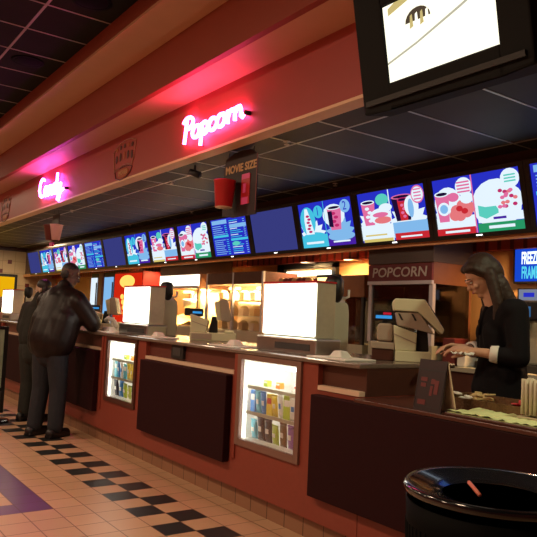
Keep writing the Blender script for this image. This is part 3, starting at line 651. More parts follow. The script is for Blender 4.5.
# ------------------------------------------------------------------ hanging television
u = thing('television', 'large black hanging television showing a bright picture at the top right', 'television', (2.235, 1.945, 2.725), (0, math.radians(-11), 0))
mb = MB(); sw, sh = .313, .180
mb.box(-.01, .16, -.46, .49, -.30, .36); mb.box(-.03, -.01, -.46, -sw, -.30, .36); mb.box(-.03, -.01, sw, .49, -.30, .36); mb.box(-.03, -.01, -sw, sw, sh, .36); mb.box(-.03, -.01, -sw, sw, -.30, -sh)
mb.build('casing', mat('matt_black_casing', (.006, .006, .006), .75, spec=.2), u, bevel=.01)
MB().box(-.045, -.03, -.43, .455, -.265, -.24).build('lower_trim', K['blackm'], u)
mb = MB()
def Q(uu_, v, k): return (-.0112 - .0004 * k, (.5 - uu_) * 2 * sw, (v - .5) * 2 * sh)
def tp(pts, m, k): mb.add([Q(a, b, k) for a, b in pts], [tuple(range(len(pts)))], m)
tp([(0, 0), (1, 0), (1, 1), (0, 1)], E_['tvw'], 0)
tp([(.05, .86), (.3, .97), (.38, 1), (.12, 1), (.05, .95)], E_['tvt'], 1); tp([(.75, .88), (1, .95), (1, 1), (.8, 1)], E_['tvt'], 1)
tp([(0, .27), (.3, .40), (.7, .62), (1, .80), (1, .77), (.7, .585), (.3, .37), (0, .24)], E_['tvg'], 1)
tp([(.33 + .12 * math.cos(PI * i / 10), .66 + .16 * math.sin(PI * i / 10)) for i in range(11)], E_['tvd'], 2)
for i in range(4): tp([(.25 + .05 * i, .58), (.285 + .05 * i, .6), (.28 + .05 * i, .76), (.26 + .05 * i, .74)], E_['tvw'] if i % 2 else E_['tvt'], 3 + i)
mb.build('picture', None, u)
MB().box(.02, .10, .49, .53, -.02, .16).build('side_speaker', K['blackm'], u, bevel=.006)
MB().tube([(.08, 0, .34), (.35, 0, 1.24)], .03).build('hanging_pole', K['blackm'], u)

# ------------------------------------------------------------------ neon script
def arc(cx, cy, rx, ry, a0, a1, n=12): return [(cx + rx * math.cos(math.radians(a0 + (a1 - a0) * i / n)), cy + ry * math.sin(math.radians(a0 + (a1 - a0) * i / n))) for i in range(n + 1)]
GL = {
 'P': ([[(.1, -.1), (.16, .5), (.2, 1.0)], [(0, .85)] + arc(.28, .78, .28, .26, 150, -110)], .55),
 'C': ([arc(.32, .5, .32, .5, 50, 300)], .62),
 'o': ([arc(.2, .26, .2, .26, 90, 450) + [(.32, .5), (.46, .42)]], .44),
 'p': ([[(0, .4), (.1, .52), (.06, -.45)], arc(.24, .26, .18, .26, 170, -180) + [(.4, .1), (.48, .3)]], .46),
 'c': ([arc(.22, .26, .2, .26, 40, 320) + [(.46, .2)]], .44),
 'r': ([[(0, .3), (.1, .52), (.12, 0)], [(.12, .25), (.2, .48), (.32, .5), (.36, .42)]], .38),
 'n': ([[(0, .4), (.07, .52), (.08, 0)], [(.08, .3), (.18, .5), (.3, .5), (.35, .35), (.36, .08), (.42, 0), (.52, .12)]], .5),
 'a': ([arc(.2, .26, .2, .26, 60, 400), [(.4, .52), (.38, .1), (.44, 0), (.54, .12)]], .5),
 'd': ([arc(.2, .26, .2, .26, 60, 400), [(.46, 1.05), (.4, .1), (.46, 0), (.56, .12)]], .52),
 'y': ([[(0, .5), (.04, .15), (.14, 0), (.3, .1), (.38, .5)], [(.38, .5), (.34, -.1), (.22, -.42), (.06, -.35), (.2, -.1), (.6, .1), (.85, .12)]], .6)}
def neon(word, loc, width, xh, m, label, slope=0):
    u = thing('neon_sign', label, 'neon sign', loc); tot = sum(GL[c][1] for c in word); k = width / tot; x = 0
    for c in word:
        for st in GL[c][0]:
            pts = [(-.035, -((x + a) * k), b * xh + slope * (x + a) * k) for a, b in st]
            MB().tube(pts, .017, n=8).build('glass_tube', m, u)
            for q in (0, -1):
                p = pts[q]
                if random.random() < .35: MB().tube([(0.0, p[1], p[2]), p], .006, n=6).build('tube_support', K['blackm'], u)
        x += GL[c][1]
    e = pts[-1]; MB().tube([(0, e[1] - .03, e[2]), (-.05, e[1] - .03, e[2])], .02, n=10).build('end_cap', K['blackm'], u)
    return u
neon('Popcorn', (2.888, 5.53, 2.985), 1.04, .21, E_['neonr'], 'pink glowing neon word Popcorn in script, nearest on the red wall', .02)
neon('Candy', (2.888, 10.02, 3.0), 1.05, .27, E_['neonm'], 'magenta glowing neon word in script, farther left on the red wall', -.03)
# painted emblems on the soffit wall
def emblem(y, z, label):
    u = thing('wall_emblem', label, 'wall emblem', (2.888, y, z), group='snack emblems on the red wall')
    ln = mat('emblem_outline', (.45, .22, .14), .5) if 'eo' not in K else K['eo']; K['eo'] = ln
    dk = K.setdefault('ed', mat('emblem_dark', (.10, .025, .02), .5)); og = K.setdefault('eg', mat('emblem_orange', (.42, .10, .03), .5))
    def ring(pts, w_, m, nm, d): 
        mb = MB(); 
        for i in range(len(pts)): 
            a = pts[i]; b = pts[(i + 1) % len(pts)]; mb.tube([(d, -a[0], a[1]), (d, -b[0], b[1])], w_, n=5)
        mb.build(nm, m, u)
    top = [(-.30, .12), (-.2, .17), (-.08, .2), (.05, .21), (.18, .2), (.31, .16)]
    ring(top + [(.27, -.02), (.22, -.10), (.1, -.07), (-.02, -.07), (-.15, -.1), (-.25, -.12)], .006, ln, 'outline', -.003)
    ring([(x, z_) for x, z_ in arc(0, -.12, .24, .03, 0, 180)] + [(-.2, -.2), (-.08, -.23), (.08, -.22), (.2, -.17)], .006, dk, 'lower_outline', -.003)
    for r, (zz, n_, hh) in enumerate(((.13, 5, .05), (.02, 5, .09))):
        for i in range(n_):
            x = -.21 + .105 * i; zc = zz + .02 * math.sin(PI * i / 4) ; mb = MB(); mb.ell((-.002, -x, zc), (.004, .032, hh * .55), n=10, k=6); mb.build('snack_picture', dk if (i + r) % 3 else og, u)
    mb = MB(); mb.ell((-.002, 0, -.155), (.004, .16, .055), n=14, k=6); mb.build('badge', og, u)
    text('MOVIES', .07, K['gold'], u, (-.007, 0, -.155))
    return u
e0 = emblem(6.99, 3.085, 'dark snack emblem painted on the red wall left of the nearer neon word')
dup(e0, (2.888, 12.1, 3.07), 'dark snack emblem on the red wall at the far left edge')
dup(e0, (2.888, 2.6, 3.085), 'snack emblem on the red wall hidden behind the television') if False else None

# ------------------------------------------------------------------ hanging size signs
def size_sign(loc, label):
    u = thing('hanging_sign', label, 'hanging sign', loc, group='hanging drink size signs')
    pr = [(-.27, -.30), (.10, -.30), (.27, -.27), (.27, .15), (.24, .24), (.12, .275), (-.02, .285), (-.16, .27), (-.25, .22)]
    MB().prism([(-y, z) for y, z in [(-b, c) for b, c in pr]], 'x', -.006, .006).build('board', K['signm'], u)
    text('MOVIE SIZE', .095, K['gold'], u, (-.008, -.01, .13), bold=.003, sx=1.02)
    c = MB().lathe([(.072, 0), (.075, .005), (.095, .225), (.10, .232), (.098, .238), (.085, .232)], (-.11, .075, -.225), 28).build('large_cup', K['redcup'], u)
    MB().lathe([(.0745, 0), (.0755, .02)], (-.11, .075, -.227), 28).build('cup_base_ring', K['cream'], c)
    mb = MB(); mb.box(-.012, -.007, -.17, -.04, -.20, .06); b = mb.build('printed_cup', K['redcup'], u)
    mb = MB(); mb.box(-.014, -.0121, -.165, -.045, .02, .065); mb.box(-.014, -.0121, -.15, -.055, -.20, -.14); mb.box(-.014, -.0121, -.115, -.07, -.1, -.02); mb.build('cup_highlights', K['pinkl'], b)
    MB().box(-.007, -.006, -.27, -.255, -.27, .22).build('edge_strip', K['darkred'], u)
    for y in (-.2, .2): MB().tube([(0, y, .22), (0, y, .29)], .003, n=5).build('hanging_wire', K['blackm'], u)
    return u
size_sign((3.10, 4.885, 2.555), 'maroon hanging sign with MOVIE SIZE lettering and red cup, under the nearer neon word')
u = thing('hanging_sign', 'far hanging dark red sign with a white and pink cup, above the standing man', 'hanging sign', (3.10, 9.95, 2.57), group='hanging drink size signs'); u.scale = (.68, .68, .74)
MB().prism([(-.2, -.28), (.1, -.28), (.25, .10), (.22, .28), (-.24, .28), (-.22, .05)], 'x', -.006, .006).build('board', K['signm'], u)
c = MB().lathe([(.14, -.20), (.20, .08), (.215, .09), (.2, .10)], (-.05, 0, -.05), 28).build('large_cup', K['darkred'], u)
MB().lathe([(.085, -.2), (.135, .09), (.145, .1), (.13, .105)], (-.04, -.20, -.05), 24).build('pink_white_cup', mat('pink_white_cup', (.82, .5, .5), .4), u)
MB().box(-.06, -.01, -.02, .18, -.36, -.285).build('lower_tab', E_['pink'] if False else K['pinkl'], u)
for y in (-.15, .15): MB().tube([(0, y, .25), (0, y, .37)], .003, n=5).build('hanging_wire', K['blackm'], u)
# small ceiling fittings
for i, (x, y, lab) in enumerate(((3.262, 9.745, 'near the far hanging sign'), (3.302, 6.605, 'between the neon word and the screens'), (3.198, 4.355, 'right of the nearer hanging sign'), (4.50, 8.33, 'above the left screens'), (4.50, 10.47, 'above the tenth screen'), (4.58, 5.34, 'above the numbered drinks screen'))):
    u = thing('ceiling_sprinkler', 'small bright sprinkler head on the black ceiling %s' % lab, 'sprinkler', (x, y, 2.842))
    MB().lathe([(.0, -.03), (.022, -.03), (.022, -.025), (.006, -.022), (.006, -.006), (.03, -.004), (.03, 0)], n=16).build('head', K['white'], u)
u = thing('track_spotlight', 'small black spotlight hanging from the ceiling under the nearer neon word', 'spotlight', (3.10, 5.72, 2.842))
MB().tube([(0, 0, 0), (0, 0, -.07)], .010).build('stem', K['blackm'], u); MB().tube([(-.03, .04, -.06), (.03, -.05, -.10)], [.03, .035], n=16).build('lamp_head', K['black'], u)
for i, (x, y) in enumerate(((1.82, 7.09), (1.85, 5.31))):
    u = thing('ceiling_speaker', 'round dark %s speaker in the hall ceiling' % ('farther', 'nearer')[i], 'ceiling speaker', (x - .02, y, 3.949))
    MB().lathe([(0, -.012), (.12, -.012), (.15, 0)], n=28).build('grille', K['binb'], u)
    MB().lathe([(.145, -.008), (.165, -.008), (.165, 0)], n=28).build('trim_ring', K['binb'], u)
# off-frame lobby lamps (housings for the area lights)
for (x, y) in ((-0.6, 2.0), (-0.6, 5.0), (-0.6, 8.5), (-0.6, 12), (-3, 4), (-3, 9)):
    pass
# recessed downlights under the bulkhead
for i, (x, y) in enumerate(DL):
    u = thing('recessed_downlight', 'recessed lit downlight under the menu bulkhead, %s' % ('right of the dark kitchen frame', 'above the kitchen frame', 'over the glowing popcorn case', 'over the lit popcorn machine', 'near the red drinks cabinet', 'over the drinks coolers')[i], 'downlight', (x, y, 2.134))
    MB().lathe([(.075, -.012), (.11, -.012), (.11, 0), (.075, 0)], n=24).build('trim_ring', K['white'], u)
    MB().lathe([(0, -.008), (.075, -.008), (.07, -.001), (0, -.001)], n=24).build('bulb', E_['bulb'], u)

# ------------------------------------------------------------------ back bar
o = MB().box(4.92, 5.555, -1.5, 14.8, .1, .99).build('back_counter', K['darkwood']); tag(o, 'long dark back counter along the orange wall under the menu screens', 'counter')
o = MB().box(4.88, 5.555, -1.5, 14.8, .99, 1.03).build('back_worktop', K['steeld']); tag(o, 'grey worktop of the back counter behind the staff', 'countertop')
def popcorn_machine(y0, y1, label, lit):
    xm = 4.85; u = thing('popcorn_machine', label, 'popcorn machine', (xm, (y0 + y1) / 2, 1.03)); w_ = (y1 - y0) / 2; D = .55; z = .0
    def B(nm, a, m, bevel=0): return MB().box(*a).build(nm, m, u, bevel=bevel)
    B('base', (.0, D, -w_, w_, 0, .17), K['steeld'], .006)
    B('hood', (-.02, D, -w_ - .01, w_ + .01, .955, 1.19), K['darkwood'] if lit else mat('grey_brown_hood', (.09, .065, .06), .5))
    s_ = B('sign_panel', (-.025, .0, -w_, w_, .78, .945), E_['panelw'] if lit else K['popred'])
    if not lit: text('POPCORN', .135, K['silver'], s_, (-.028, 0, .862), sx=1.14, shear=.1, bold=.002)
    B('sign_rail', (-.03, .0, -w_ - .005, w_ + .005, .745, .78), K['silverpost'])
    B('top_panel', (.0, D, -w_, w_, .75, .955), K['wood'])
    for y in (-w_ + .02, w_ - .02): 
        MB().box(-.01, .03, y - .022, y + .022, .17, .75).build('corner_post', K['silverpost'] if not lit else K['gold'], u)
        MB().box(D - .03, D, y - .02, y + .02, .17, .75).build('corner_post', K['wood'], u)
    B('front_glass', (.008, .013, -w_ + .04, w_ - .04, .17, .745), K['glass'] if lit else K['darkglass'])
    B('side_glass', (.03, D - .03, -w_ + .002, -w_ + .006, .17, .75), K['glass'] if lit else K['darkglass'])
    B('back_panel', (D - .02, D - .002, -w_ + .04, w_ - .04, .17, .75), K['cream'] if lit else K['steeld'])
    mb = MB(); random.seed(2)
    nx, ny = 10, 18; vs = [(.02 + (D - .06) * i / nx, -w_ + .03 + (2 * w_ - .06) * j / ny, .19 + (.16 if lit else .05) * (.5 + .5 * math.sin(3 * j / ny * PI)) * random.uniform(.8, 1.1) * (.4 + i / nx)) for i in range(nx + 1) for j in range(ny + 1)]
    mb.add(vs, [(i * (ny + 1) + j, i * (ny + 1) + j + 1, (i + 1) * (ny + 1) + j + 1, (i + 1) * (ny + 1) + j) for i in range(nx) for j in range(ny)], None, True); o = mb.build('popcorn_heap', K['corn'], u); 
    MB().lathe([(.05, .0), (.13, .02), (.15, .15), (.14, .17), (.0, .175)], (.35, .05 if not lit else .2, .42), 24).build('kettle', K['steel'], u)
    MB().tube([(.35, .05 if not lit else .2, .58), (.35, .05 if not lit else .2, .76)], .02).build('kettle_hanger', K['steel'], u)
    if lit:
        for y in (-w_ * .5, w_ * .45): MB().tube([(.3, y - .1, .71), (.3, y + .1, .71)], .025).build('heat_lamp', E_['popglow'], u)
        l = area('popcorn_lamp', (xm + .3, (y0 + y1) / 2, 1.03 + .72), .3, 90, (1, .70, .30), sy=w_ * 1.5)
    else:
        B('popcorn_scoop', (.2, .36, -.2, -.05, .26, .30), K['steel'])
        B('control_box', (-.01, .0, -.12, .0, .04, .12), K['black'])
    return u
popcorn_machine(4.20, 5.045, 'tall unlit popcorn machine with red POPCORN sign behind the cashier', False)
popcorn_machine(8.62, 9.88, 'lit popcorn machine with glowing white panel on top, left of the second register', True)
# wide dark cornice panel of the lit machine
# glowing warm popcorn case
def warm_case(y0, y1, label):
    u = thing('popcorn_warmer', label, 'popcorn warmer', (4.86, (y0 + y1) / 2, 1.03)); w_ = (y1 - y0) / 2; D = .55
    MB().box(0, D, -w_, w_, 0, .17).build('base', K['steeld'], u)
    MB().box(-.01, D, -w_, w_, .79, .95).build('top_panel', K['darkwood'], u)
    for y in (-w_, 0, w_): MB().box(-.012, .02, y - .018, y + .018, .17, .95).build('post', K['silverpost'], u)
    MB().box(D - .02, D, -w_ + .02, w_ - .02, .17, .79).build('back_panel', K['cream'], u)
    MB().box(.0, .004, -w_ + .02, w_ - .02, .17, .79).build('front_glass', K['glass'], u)
    for z in (.36, .57):
        MB().box(.05, D - .05, -w_ + .03, w_ - .03, z, z + .008).build('wire_shelf', K['steel'], u)
    for y in (-w_ * .5, w_ * .5): MB().tube([(.25, y - .13, .75), (.25, y + .13, .75)], .025).build('heat_lamp', E_['popglow'], u)
    l = area('warmer_lamp', (4.86 + .28, (y0 + y1) / 2, 1.03 + .74), .3, 150, (1, .70, .30), sy=w_ * 1.6)
    return u
wc = warm_case(7.0, 8.40, 'glowing yellow popcorn warmer case with dark top, left of the nearest glowing box')
random.seed(9)
for r, z in enumerate((1.203, 1.40, 1.61)):
    for i in range(5):
        y = 7.16 + .27 * i; u = thing('popcorn_box', '%s popcorn box from the left on the %s shelf of the glowing warmer' % (ORD[4 - i], ('lowest', 'middle', 'top')[r]), 'popcorn box', (5.05, y, z), group='popcorn boxes in the warmer')
        MB().hexa([(-.045, -.05, 0), (.045, -.05, 0), (.045, .05, 0), (-.045, .05, 0)], [(-.055, -.065, .10), (.055, -.065, .10), (.055, .065, .10), (-.055, .065, .10)]).build('carton', K['cream'] if (i + r) % 2 else K['gold'], u)
        mb = MB(); mb.ell((0, 0, .105), (.055, .063, .03), n=12, k=6); mb.build('popcorn', K['corn'], u)
# hot food cabinet with amber lamp + brown side hood
u = thing('hot_food_cabinet', 'hot food cabinet with an amber lamp strip and brown hood, left of the POPCORN machine', 'food cabinet', (4.88, 5.53, 1.03)); w_ = .37
MB().box(0, .6, -w_, w_, 0, .12).build('base', K['steeld'], u)
MB().box(.0, .6, -w_, w_, .62, .86).build('hood', K['wood'], u, bevel=.01)
MB().box(-.03, .0, .02, w_, .785, .84).build('amber_lamp', E_['warm'], u)
MB().box(-.035, .0, 0, w_ + .01, .843, .87).build('lamp_rail', K['blackm'], u); MB().box(-.035, 0, 0, w_ + .01, .755, .782).build('lamp_rail', K['wood'], u)
for y in (-w_ + .02, w_ - .02): MB().box(.0, .03, y - .02, y + .02, .12, .62).build('post', K['blackm'], u)
MB().box(.03, .07, -.18, -.06, .12, .62).build('wood_post', K['lip'], u)
MB().box(.56, .6, -w_, w_, .12, .62).build('back_panel', K['dkgrey'], u)
MB().box(.005, .01, -w_ + .04, w_ - .04, .12, .62).build('front_glass', K['darkglass'], u)
# kitchen pass-through frame with tube light
u = thing('kitchen_hatch', 'dark framed kitchen hatch with a white tube light above the nearest glowing box', 'hatch', (5.55, 6.95, 1.03)); w_ = .62
mb = MB(); mb.box(-.06, 0, -w_, -w_ + .07, 0, 1.09); mb.box(-.06, 0, w_ - .16, w_, 0, 1.09); mb.box(-.06, 0, -w_, w_, 1.03, 1.10); mb.build('frame', K['black'], u)
MB().box(-.012, -.002, -w_ + .07, w_ - .16, 0, 1.03).build('opening_panel', K['bwall'], u)
MB().box(-.10, -.06, -.55, .36, .925, .995).build('tube_light', E_['panelw'], u, bevel=.01)
MB().box(-.07, -.012, -w_ + .07, w_ - .16, .80, .84).build('cross_bar', K['blackm'], u)
# bowl of red topping on top of the nearest box row: red garland-like heap behind the box
u = thing('red_bowl', 'heap of dark red packets piled behind the top of the nearest glowing box', 'packet heap', (5.1, 5.98 + .25, 1.70)) if False else None
u = thing('packet_rack', 'rack piled with dark red wrapped treats peeking over the nearest glowing box', 'rack', (4.92, 6.28, 1.03))
MB().box(-.1, .25, -.3, .3, 0, .77).build('rack_stand', K['redlam'], u)
random.seed(4)
for r in range(2):
    for i in range(7):
        o = MB().ell((0, 0, 0), (.05, .045, .04), n=12, k=7).build('wrapped_treat', K['darkred'] if (i + r) % 3 else K['gold'])
        o.location = (4.83 + .11 * r, 6.02 + .087 * i, 1.837 + (.0 if r else 0)); tag(o, '%s round treat from the right in the %s row above the nearest glowing box' % (ORD[i], ('front', 'rear')[r]), 'treat', 'treats on the rack')
# freeze machine and sign on the right
u = thing('drink_sign', 'lit blue sign reading FREEZE FRAME on the back wall right of the cashier', 'sign', (5.545, 3.45, 1.985))
MB().box(-.05, .01, -.35, .35, -.17, .17).build('frame', K['black'], u, bevel=.006)
MB().box(-.053, -.05, -.33, .33, -.15, .15).build('lit_panel', em('sign_blue', rgb(25, 75, 215), .9), u)
MB().box(-.055, -.0532, -.33, .02, -.148, .148).build('cyan_glow_panel', em('sign_cyan', rgb(30, 140, 225), .85), u)
text('FREEZE', .155, em('freeze_white', (.85, .97, 1), 1.3), u, (-.057, .17, .06), sx=.36, bold=.005)
text('FRAME', .155, em('freeze_cyan', rgb(90, 215, 240), 1.0), u, (-.057, .17, -.075), sx=.375, bold=.004)
for i, (y, mt, lb) in enumerate(((3.63, 'lblue', 'pale blue'), (3.37, 'salmon', 'red and white'))):
    u = thing('flavour_card', 'small %s flavour card below the blue FREEZE sign' % lb, 'card', (5.5, y, 1.71))
    MB().box(-.01, .0, -.115, .115, -.06, .06).build('card', K['black'], u); MB().box(-.013, -.01, -.10, .10, -.05, .05).build('print', em('card_' + mt, rgb(*((150, 160, 185) if i == 0 else (190, 90, 95))), .6), u)
    mb = MB(); mb.box(-.015, -.013, -.06, .05, -.02, .02); mb.build('logo', E_['blue'] if i == 0 else E_['red'], u)
u = thing('slush_machine', 'steel frozen drink machine on the back counter right of the cashier', 'drink machine', (5.05, 3.45, 1.03))
MB().box(.0, .46, -.42, .42, 0, .06).build('drip_tray', K['blackm'], u); MB().box(.14, .46, -.42, .42, .06, .60).build('body', K['steeld'], u, bevel=.02)
MB().box(.08, .46, -.42, .42, .44, .615).build('head', K['black'], u, bevel=.02)
for y in (.24, .0, -.24):
    n = MB().lathe([(.05, 0), (.055, .03), (.05, .11), (.0, .115)], (.07, y, .34), 18).build('nozzle', K['steel'], u); MB().tube([(.03, y, .42), (.0, y, .36)], .01).build('lever', K['blackm'], n)
    MB().box(.074, .08, y - .08, y + .08, .47, .56).build('flavour_label', em('slush_label', rgb(70, 120, 170), .6), u)
l = spot('slush_machine_light', (5.0, 3.45, 2.1), 2.5, (.75, .85, 1), 70, .6, (5.15, 3.45, 1.3))
# small dark boxes behind cashier
o = MB().box(4.95, 5.15, 4.02, 4.16, 1.03, 1.28).build('syrup_box', K['darkred'], bevel=.01); tag(o, 'small dark red box on the back counter behind the cashier', 'box')
o = MB().box(4.95, 5.2, 3.9, 3.99, 1.03, 1.17).build('cup_lid_stack', K['white'], bevel=.01); tag(o, 'low white stack of lids on the back counter behind the cashier', 'lids')

# far back bar: red cabinet, coolers, screens
u = thing('drinks_cabinet', 'bright red lit drinks cabinet with a yellow glow, left of the middle glowing box', 'drinks cabinet', (5.0, 11.55, 1.03)); w_ = .64
MB().box(0, .5, -w_, w_, 0, 1.08).build('body', K['redcup'], u)
MB().box(-.01, 0, -w_ + .03, w_ - .03, .05, 1.05).build('red_panel', E_['redlit'], u)
mb = MB(); mb.add([(-.014, .02 + .34 * math.cos(2 * PI * i / 20), .90 + .12 * math.sin(2 * PI * i / 20)) for i in range(20)], [tuple(range(20))]); mb.add([(-.012, .02 + .34 * math.cos(2 * PI * i / 20), .90 + .12 * math.sin(2 * PI * i / 20)) for i in range(20)], [tuple(range(20))]); mb.build('sun_glow_print', E_['orangelit'], u)
mb = MB()
for q in range(4): mb.add([(-.015, .2 - .05 * q + .09 * math.cos(2 * PI * i / 12), .62 - .1 * q + .05 * math.sin(2 * PI * i / 12)) for i in range(12)], [tuple(range(12))])
mb.build('printed_shapes', E_['orangelit'], u)
def cooler(y, w_, label, mt, d=.5):
    u = thing('drink_cooler', label, 'drink cooler', (5.0, y, 1.03))
    MB().box(0.01, d, -w_, w_, 0, 1.09).build('body', K['black'], u)
    f = MB().box(-.01, .01, -w_ + .06, w_ - .04, .1, 1.0).build('lit_door', E_[mt], u)
    MB().box(-.025, -.01, -w_ + .02, -w_ + .05, .2, .9).build('door_handle', K['blackm'], f)
    return u
cooler(12.47, .26, 'pale lit drinks cooler just left of the red cabinet', 'lblue')
u = thing('red_column', 'dark red post between the lit coolers behind the standing man', 'column', (5.0, 12.90, 1.03)); MB().box(0, .4, -.13, .13, 0, 1.09).build('post_body', K['redlam'], u); MB().box(-.008, 0, -.08, .08, .1, 1.0).build('panel', K['darkred'], u)
cooler(13.25, .20, 'narrow white-lit cooler behind the standing man', 'white')
u = thing('wall_screen', 'small blue-white screen on the back bar right beside the standing man', 'screen', (4.9, 14.35, 1.84)) if False else None
# far wall poster
u = thing('lit_poster', 'large bright yellow poster in a black frame on the far wall', 'poster', (3.6, 17.44, 1.55))
MB().box(-.95, .97, 0, .055, -.55, .62).build('frame', K['black'], u, bevel=.01); MB().box(-.88, .90, -.006, 0, -.48, .55).build('yellow_print', E_['yellow'], u)
# floor sign stand at the left edge
u = thing('sign_stand', 'black floor sign stand with round base cut by the left edge of the photo', 'sign stand', (1.98, 8.5, 0))
MB().lathe([(.0, 0), (.21, 0), (.21, .012), (.19, .03), (.03, .04), (0, .04)], (.06, 0, 0), 36).build('round_base', K['gloss'], u)
MB().tube([(.06, 0, .035), (.06, 0, .40)], .022).build('pole', K['blackm'], u)
mb = MB(); mb.box(-.5, -.46, -.02, .02, .36, 1.14); mb.box(.14, .185, -.02, .02, .10, 1.14); mb.box(-.46, .14, -.02, .02, 1.10, 1.14); mb.box(-.46, .14, -.02, .02, .36, .40); mb.build('frame', K['black'], u)
MB().box(-.46, .14, -.008, .008, .40, 1.10).build('poster_sheet', mat('pale_green_poster', (.35, .45, .33), .5, noise=.5, scale=6), u)

# ------------------------------------------------------------------ people
def rot(p, c, pitch, yaw=0):
    v = Vector(p) - Vector(c); v = Matrix.Rotation(pitch, 3, 'Y') @ v; v = Matrix.Rotation(yaw, 3, 'Z') @ v; return Vector(c) + v
def head(mb, c, pitch, yaw, s=1.0):
    R_ = Matrix.Rotation(yaw, 3, 'Z') @ Matrix.Rotation(pitch, 3, 'Y')
    def E(p, r): mb.ell(Vector(c) + R_ @ (Vector(p) * s), [q * s for q in r], rot=R_, n=20, k=14)
    E((-.012, 0, .035), (.092, .074, .085)); E((.022, 0, -.035), (.066, .056, .078)); E((.055, 0, -.095), (.026, .028, .022))
    E((.083, 0, .012), (.016, .045, .012)); E((.098, 0, -.028), (.017, .012, .016)); E((.088, 0, -.005), (.012, .009, .026)); E((.083, 0, -.062), (.012, .022, .010)); E((.06, .035, -.03), (.025, .018, .02)); E((.06, -.035, -.03), (.025, .018, .02))
    for s_ in (-1, 1): E((-.01, s_ * .074, -.012), (.015, .007, .027))
    return R_
def face_parts(u, c, R_, s=1.0, lips=None):
    for s_ in (-1, 1):
        e = MB().ell(Vector(c) + R_ @ (Vector((.080, s_ * .030, .0)) * s), (.0095 * s, .011 * s, .005 * s), n=12, k=8, rot=R_).build('eye', K['eye'], u)
        MB().ell(Vector(c) + R_ @ (Vector((.0885, s_ * .030, -.002)) * s), (.0025 * s, .0045 * s, .004 * s), n=10, k=6, rot=R_).build('iris', K['black'], e)
        MB().tube([Vector(c) + R_ @ (Vector((.089, s_ * .014, .020)) * s), Vector(c) + R_ @ (Vector((.088, s_ * .032, .026)) * s), Vector(c) + R_ @ (Vector((.076, s_ * .05, .02)) * s)], .0022 * s, n=6).build('eyebrow', K['hairb'], u)
    if lips: MB().ell(Vector(c) + R_ @ (Vector((.094, 0, -.062)) * s), (.004 * s, .020 * s, .007 * s), n=12, k=8, rot=R_).build('lips', lips, u)
def hand(mb, wrist, d, up, side, curl=.9, s=1.0):
    # wrist point, d = direction of palm, up = back-of-hand normal, side=+1 thumb towards up x d
    d = Vector(d).normalized(); up = Vector(up); up = (up - d * up.dot(d)).normalized(); sd = up.cross(d) * side; w_ = Vector(wrist)
    for k in range(4):
        b = w_ + d * .085 * s + sd * (.030 - .020 * k) * s
        mb.cap(w_ + sd * (.018 - .012 * k) * s, b, .017 * s, .013 * s, n=10)
        L = (.040, .046, .043, .034)[k] * s; q = d; p = b; r = .0095 * s
        for j, a in enumerate((.35, .55, .5)):
            q = (Matrix.Rotation(-a * curl, 3, up.cross(d)) @ q) if False else (q * math.cos(a * curl) - up * math.sin(a * curl) * 1.0 if j == 0 else (Matrix.Rotation(a * curl, 3, d.cross(-up) * -1 if False else sd * side) @ q)).normalized()
            n_ = p + q * L * (1, .7, .55)[j]; mb.cap(p, n_, r, r * .92, n=10); p = n_; r *= .92
    t0 = w_ + d * .02 * s + sd * .025 * s; t1 = t0 + (d * .6 + sd * .8 - up * .2).normalized() * .042 * s; t2 = t1 + (d * .9 + sd * .2 - up * .35).normalized() * .034 * s; t3 = t2 + (d * .95 - up * .4).normalized() * .025 * s
    mb.cap(t0, t1, .015 * s, .012 * s, n=10); mb.cap(t1, t2, .012 * s, .0105 * s, n=10); mb.cap(t2, t3, .0105 * s, .0088 * s, n=10)

# ---- cashier: local +x is the way she faces, +y her left (towards the camera)
yaw = math.atan2(.60, -.80)
u = thing('person', 'person with long dark hair and black jacket, looking down behind the low counter', 'person', (3.44, 2.465, .1), (0, 0, yaw))
hc = (.115, .0, 1.60); pit = math.radians(33)
mb = MB(); R_ = head(mb, hc, pit, 0, 1.0)
SHz = 1.42
mb.cap((-.0, 0, 1.36), (.075, 0, 1.54), .062, .052); mb.cap((-.01, 0, .95), (-.02, 0, 1.12), .145, .118); mb.cap((-.02, 0, 1.12), (-.03, 0, 1.34), .115, .125)
for s_ in (-1, 1):
    mb.cap((-.02, s_ * .06, 1.33), (-.02, s_ * .155, SHz - .02), .085, .055)
    mb.cap((-.01, s_ * .085, .93), (.0, s_ * .09, .50), .085, .055); mb.cap((.0, s_ * .09, .50), (-.02, s_ * .09, .09), .054, .036); mb.cap((-.03, s_ * .09, .045), (.12, s_ * .10, .035), .034, .028)
# arms
SL, EL, WL = (-.04, .165, SHz - .02), (-.045, .215, 1.135), (.185, .115, 1.155)
SR, ER, WR = (-.01, -.175, SHz - .02), (.02, -.23, 1.15), (.20, -.09, 1.165)
for a, b, c in ((SL, EL, WL), (SR, ER, WR)):
    mb.cap(a, b, .048, .038); mb.cap(b, c, .038, .024)
hand(mb, WL, (.85, -.45, .12), (.1, .35, .93), 1, .8); hand(mb, WR, (.92, .25, .08), (.0, -.35, .93), -1, .8)
mb.blob('body', K['skin'], u, .0055, 3)
face_parts(u, hc, R_, 1, K['lipm'])
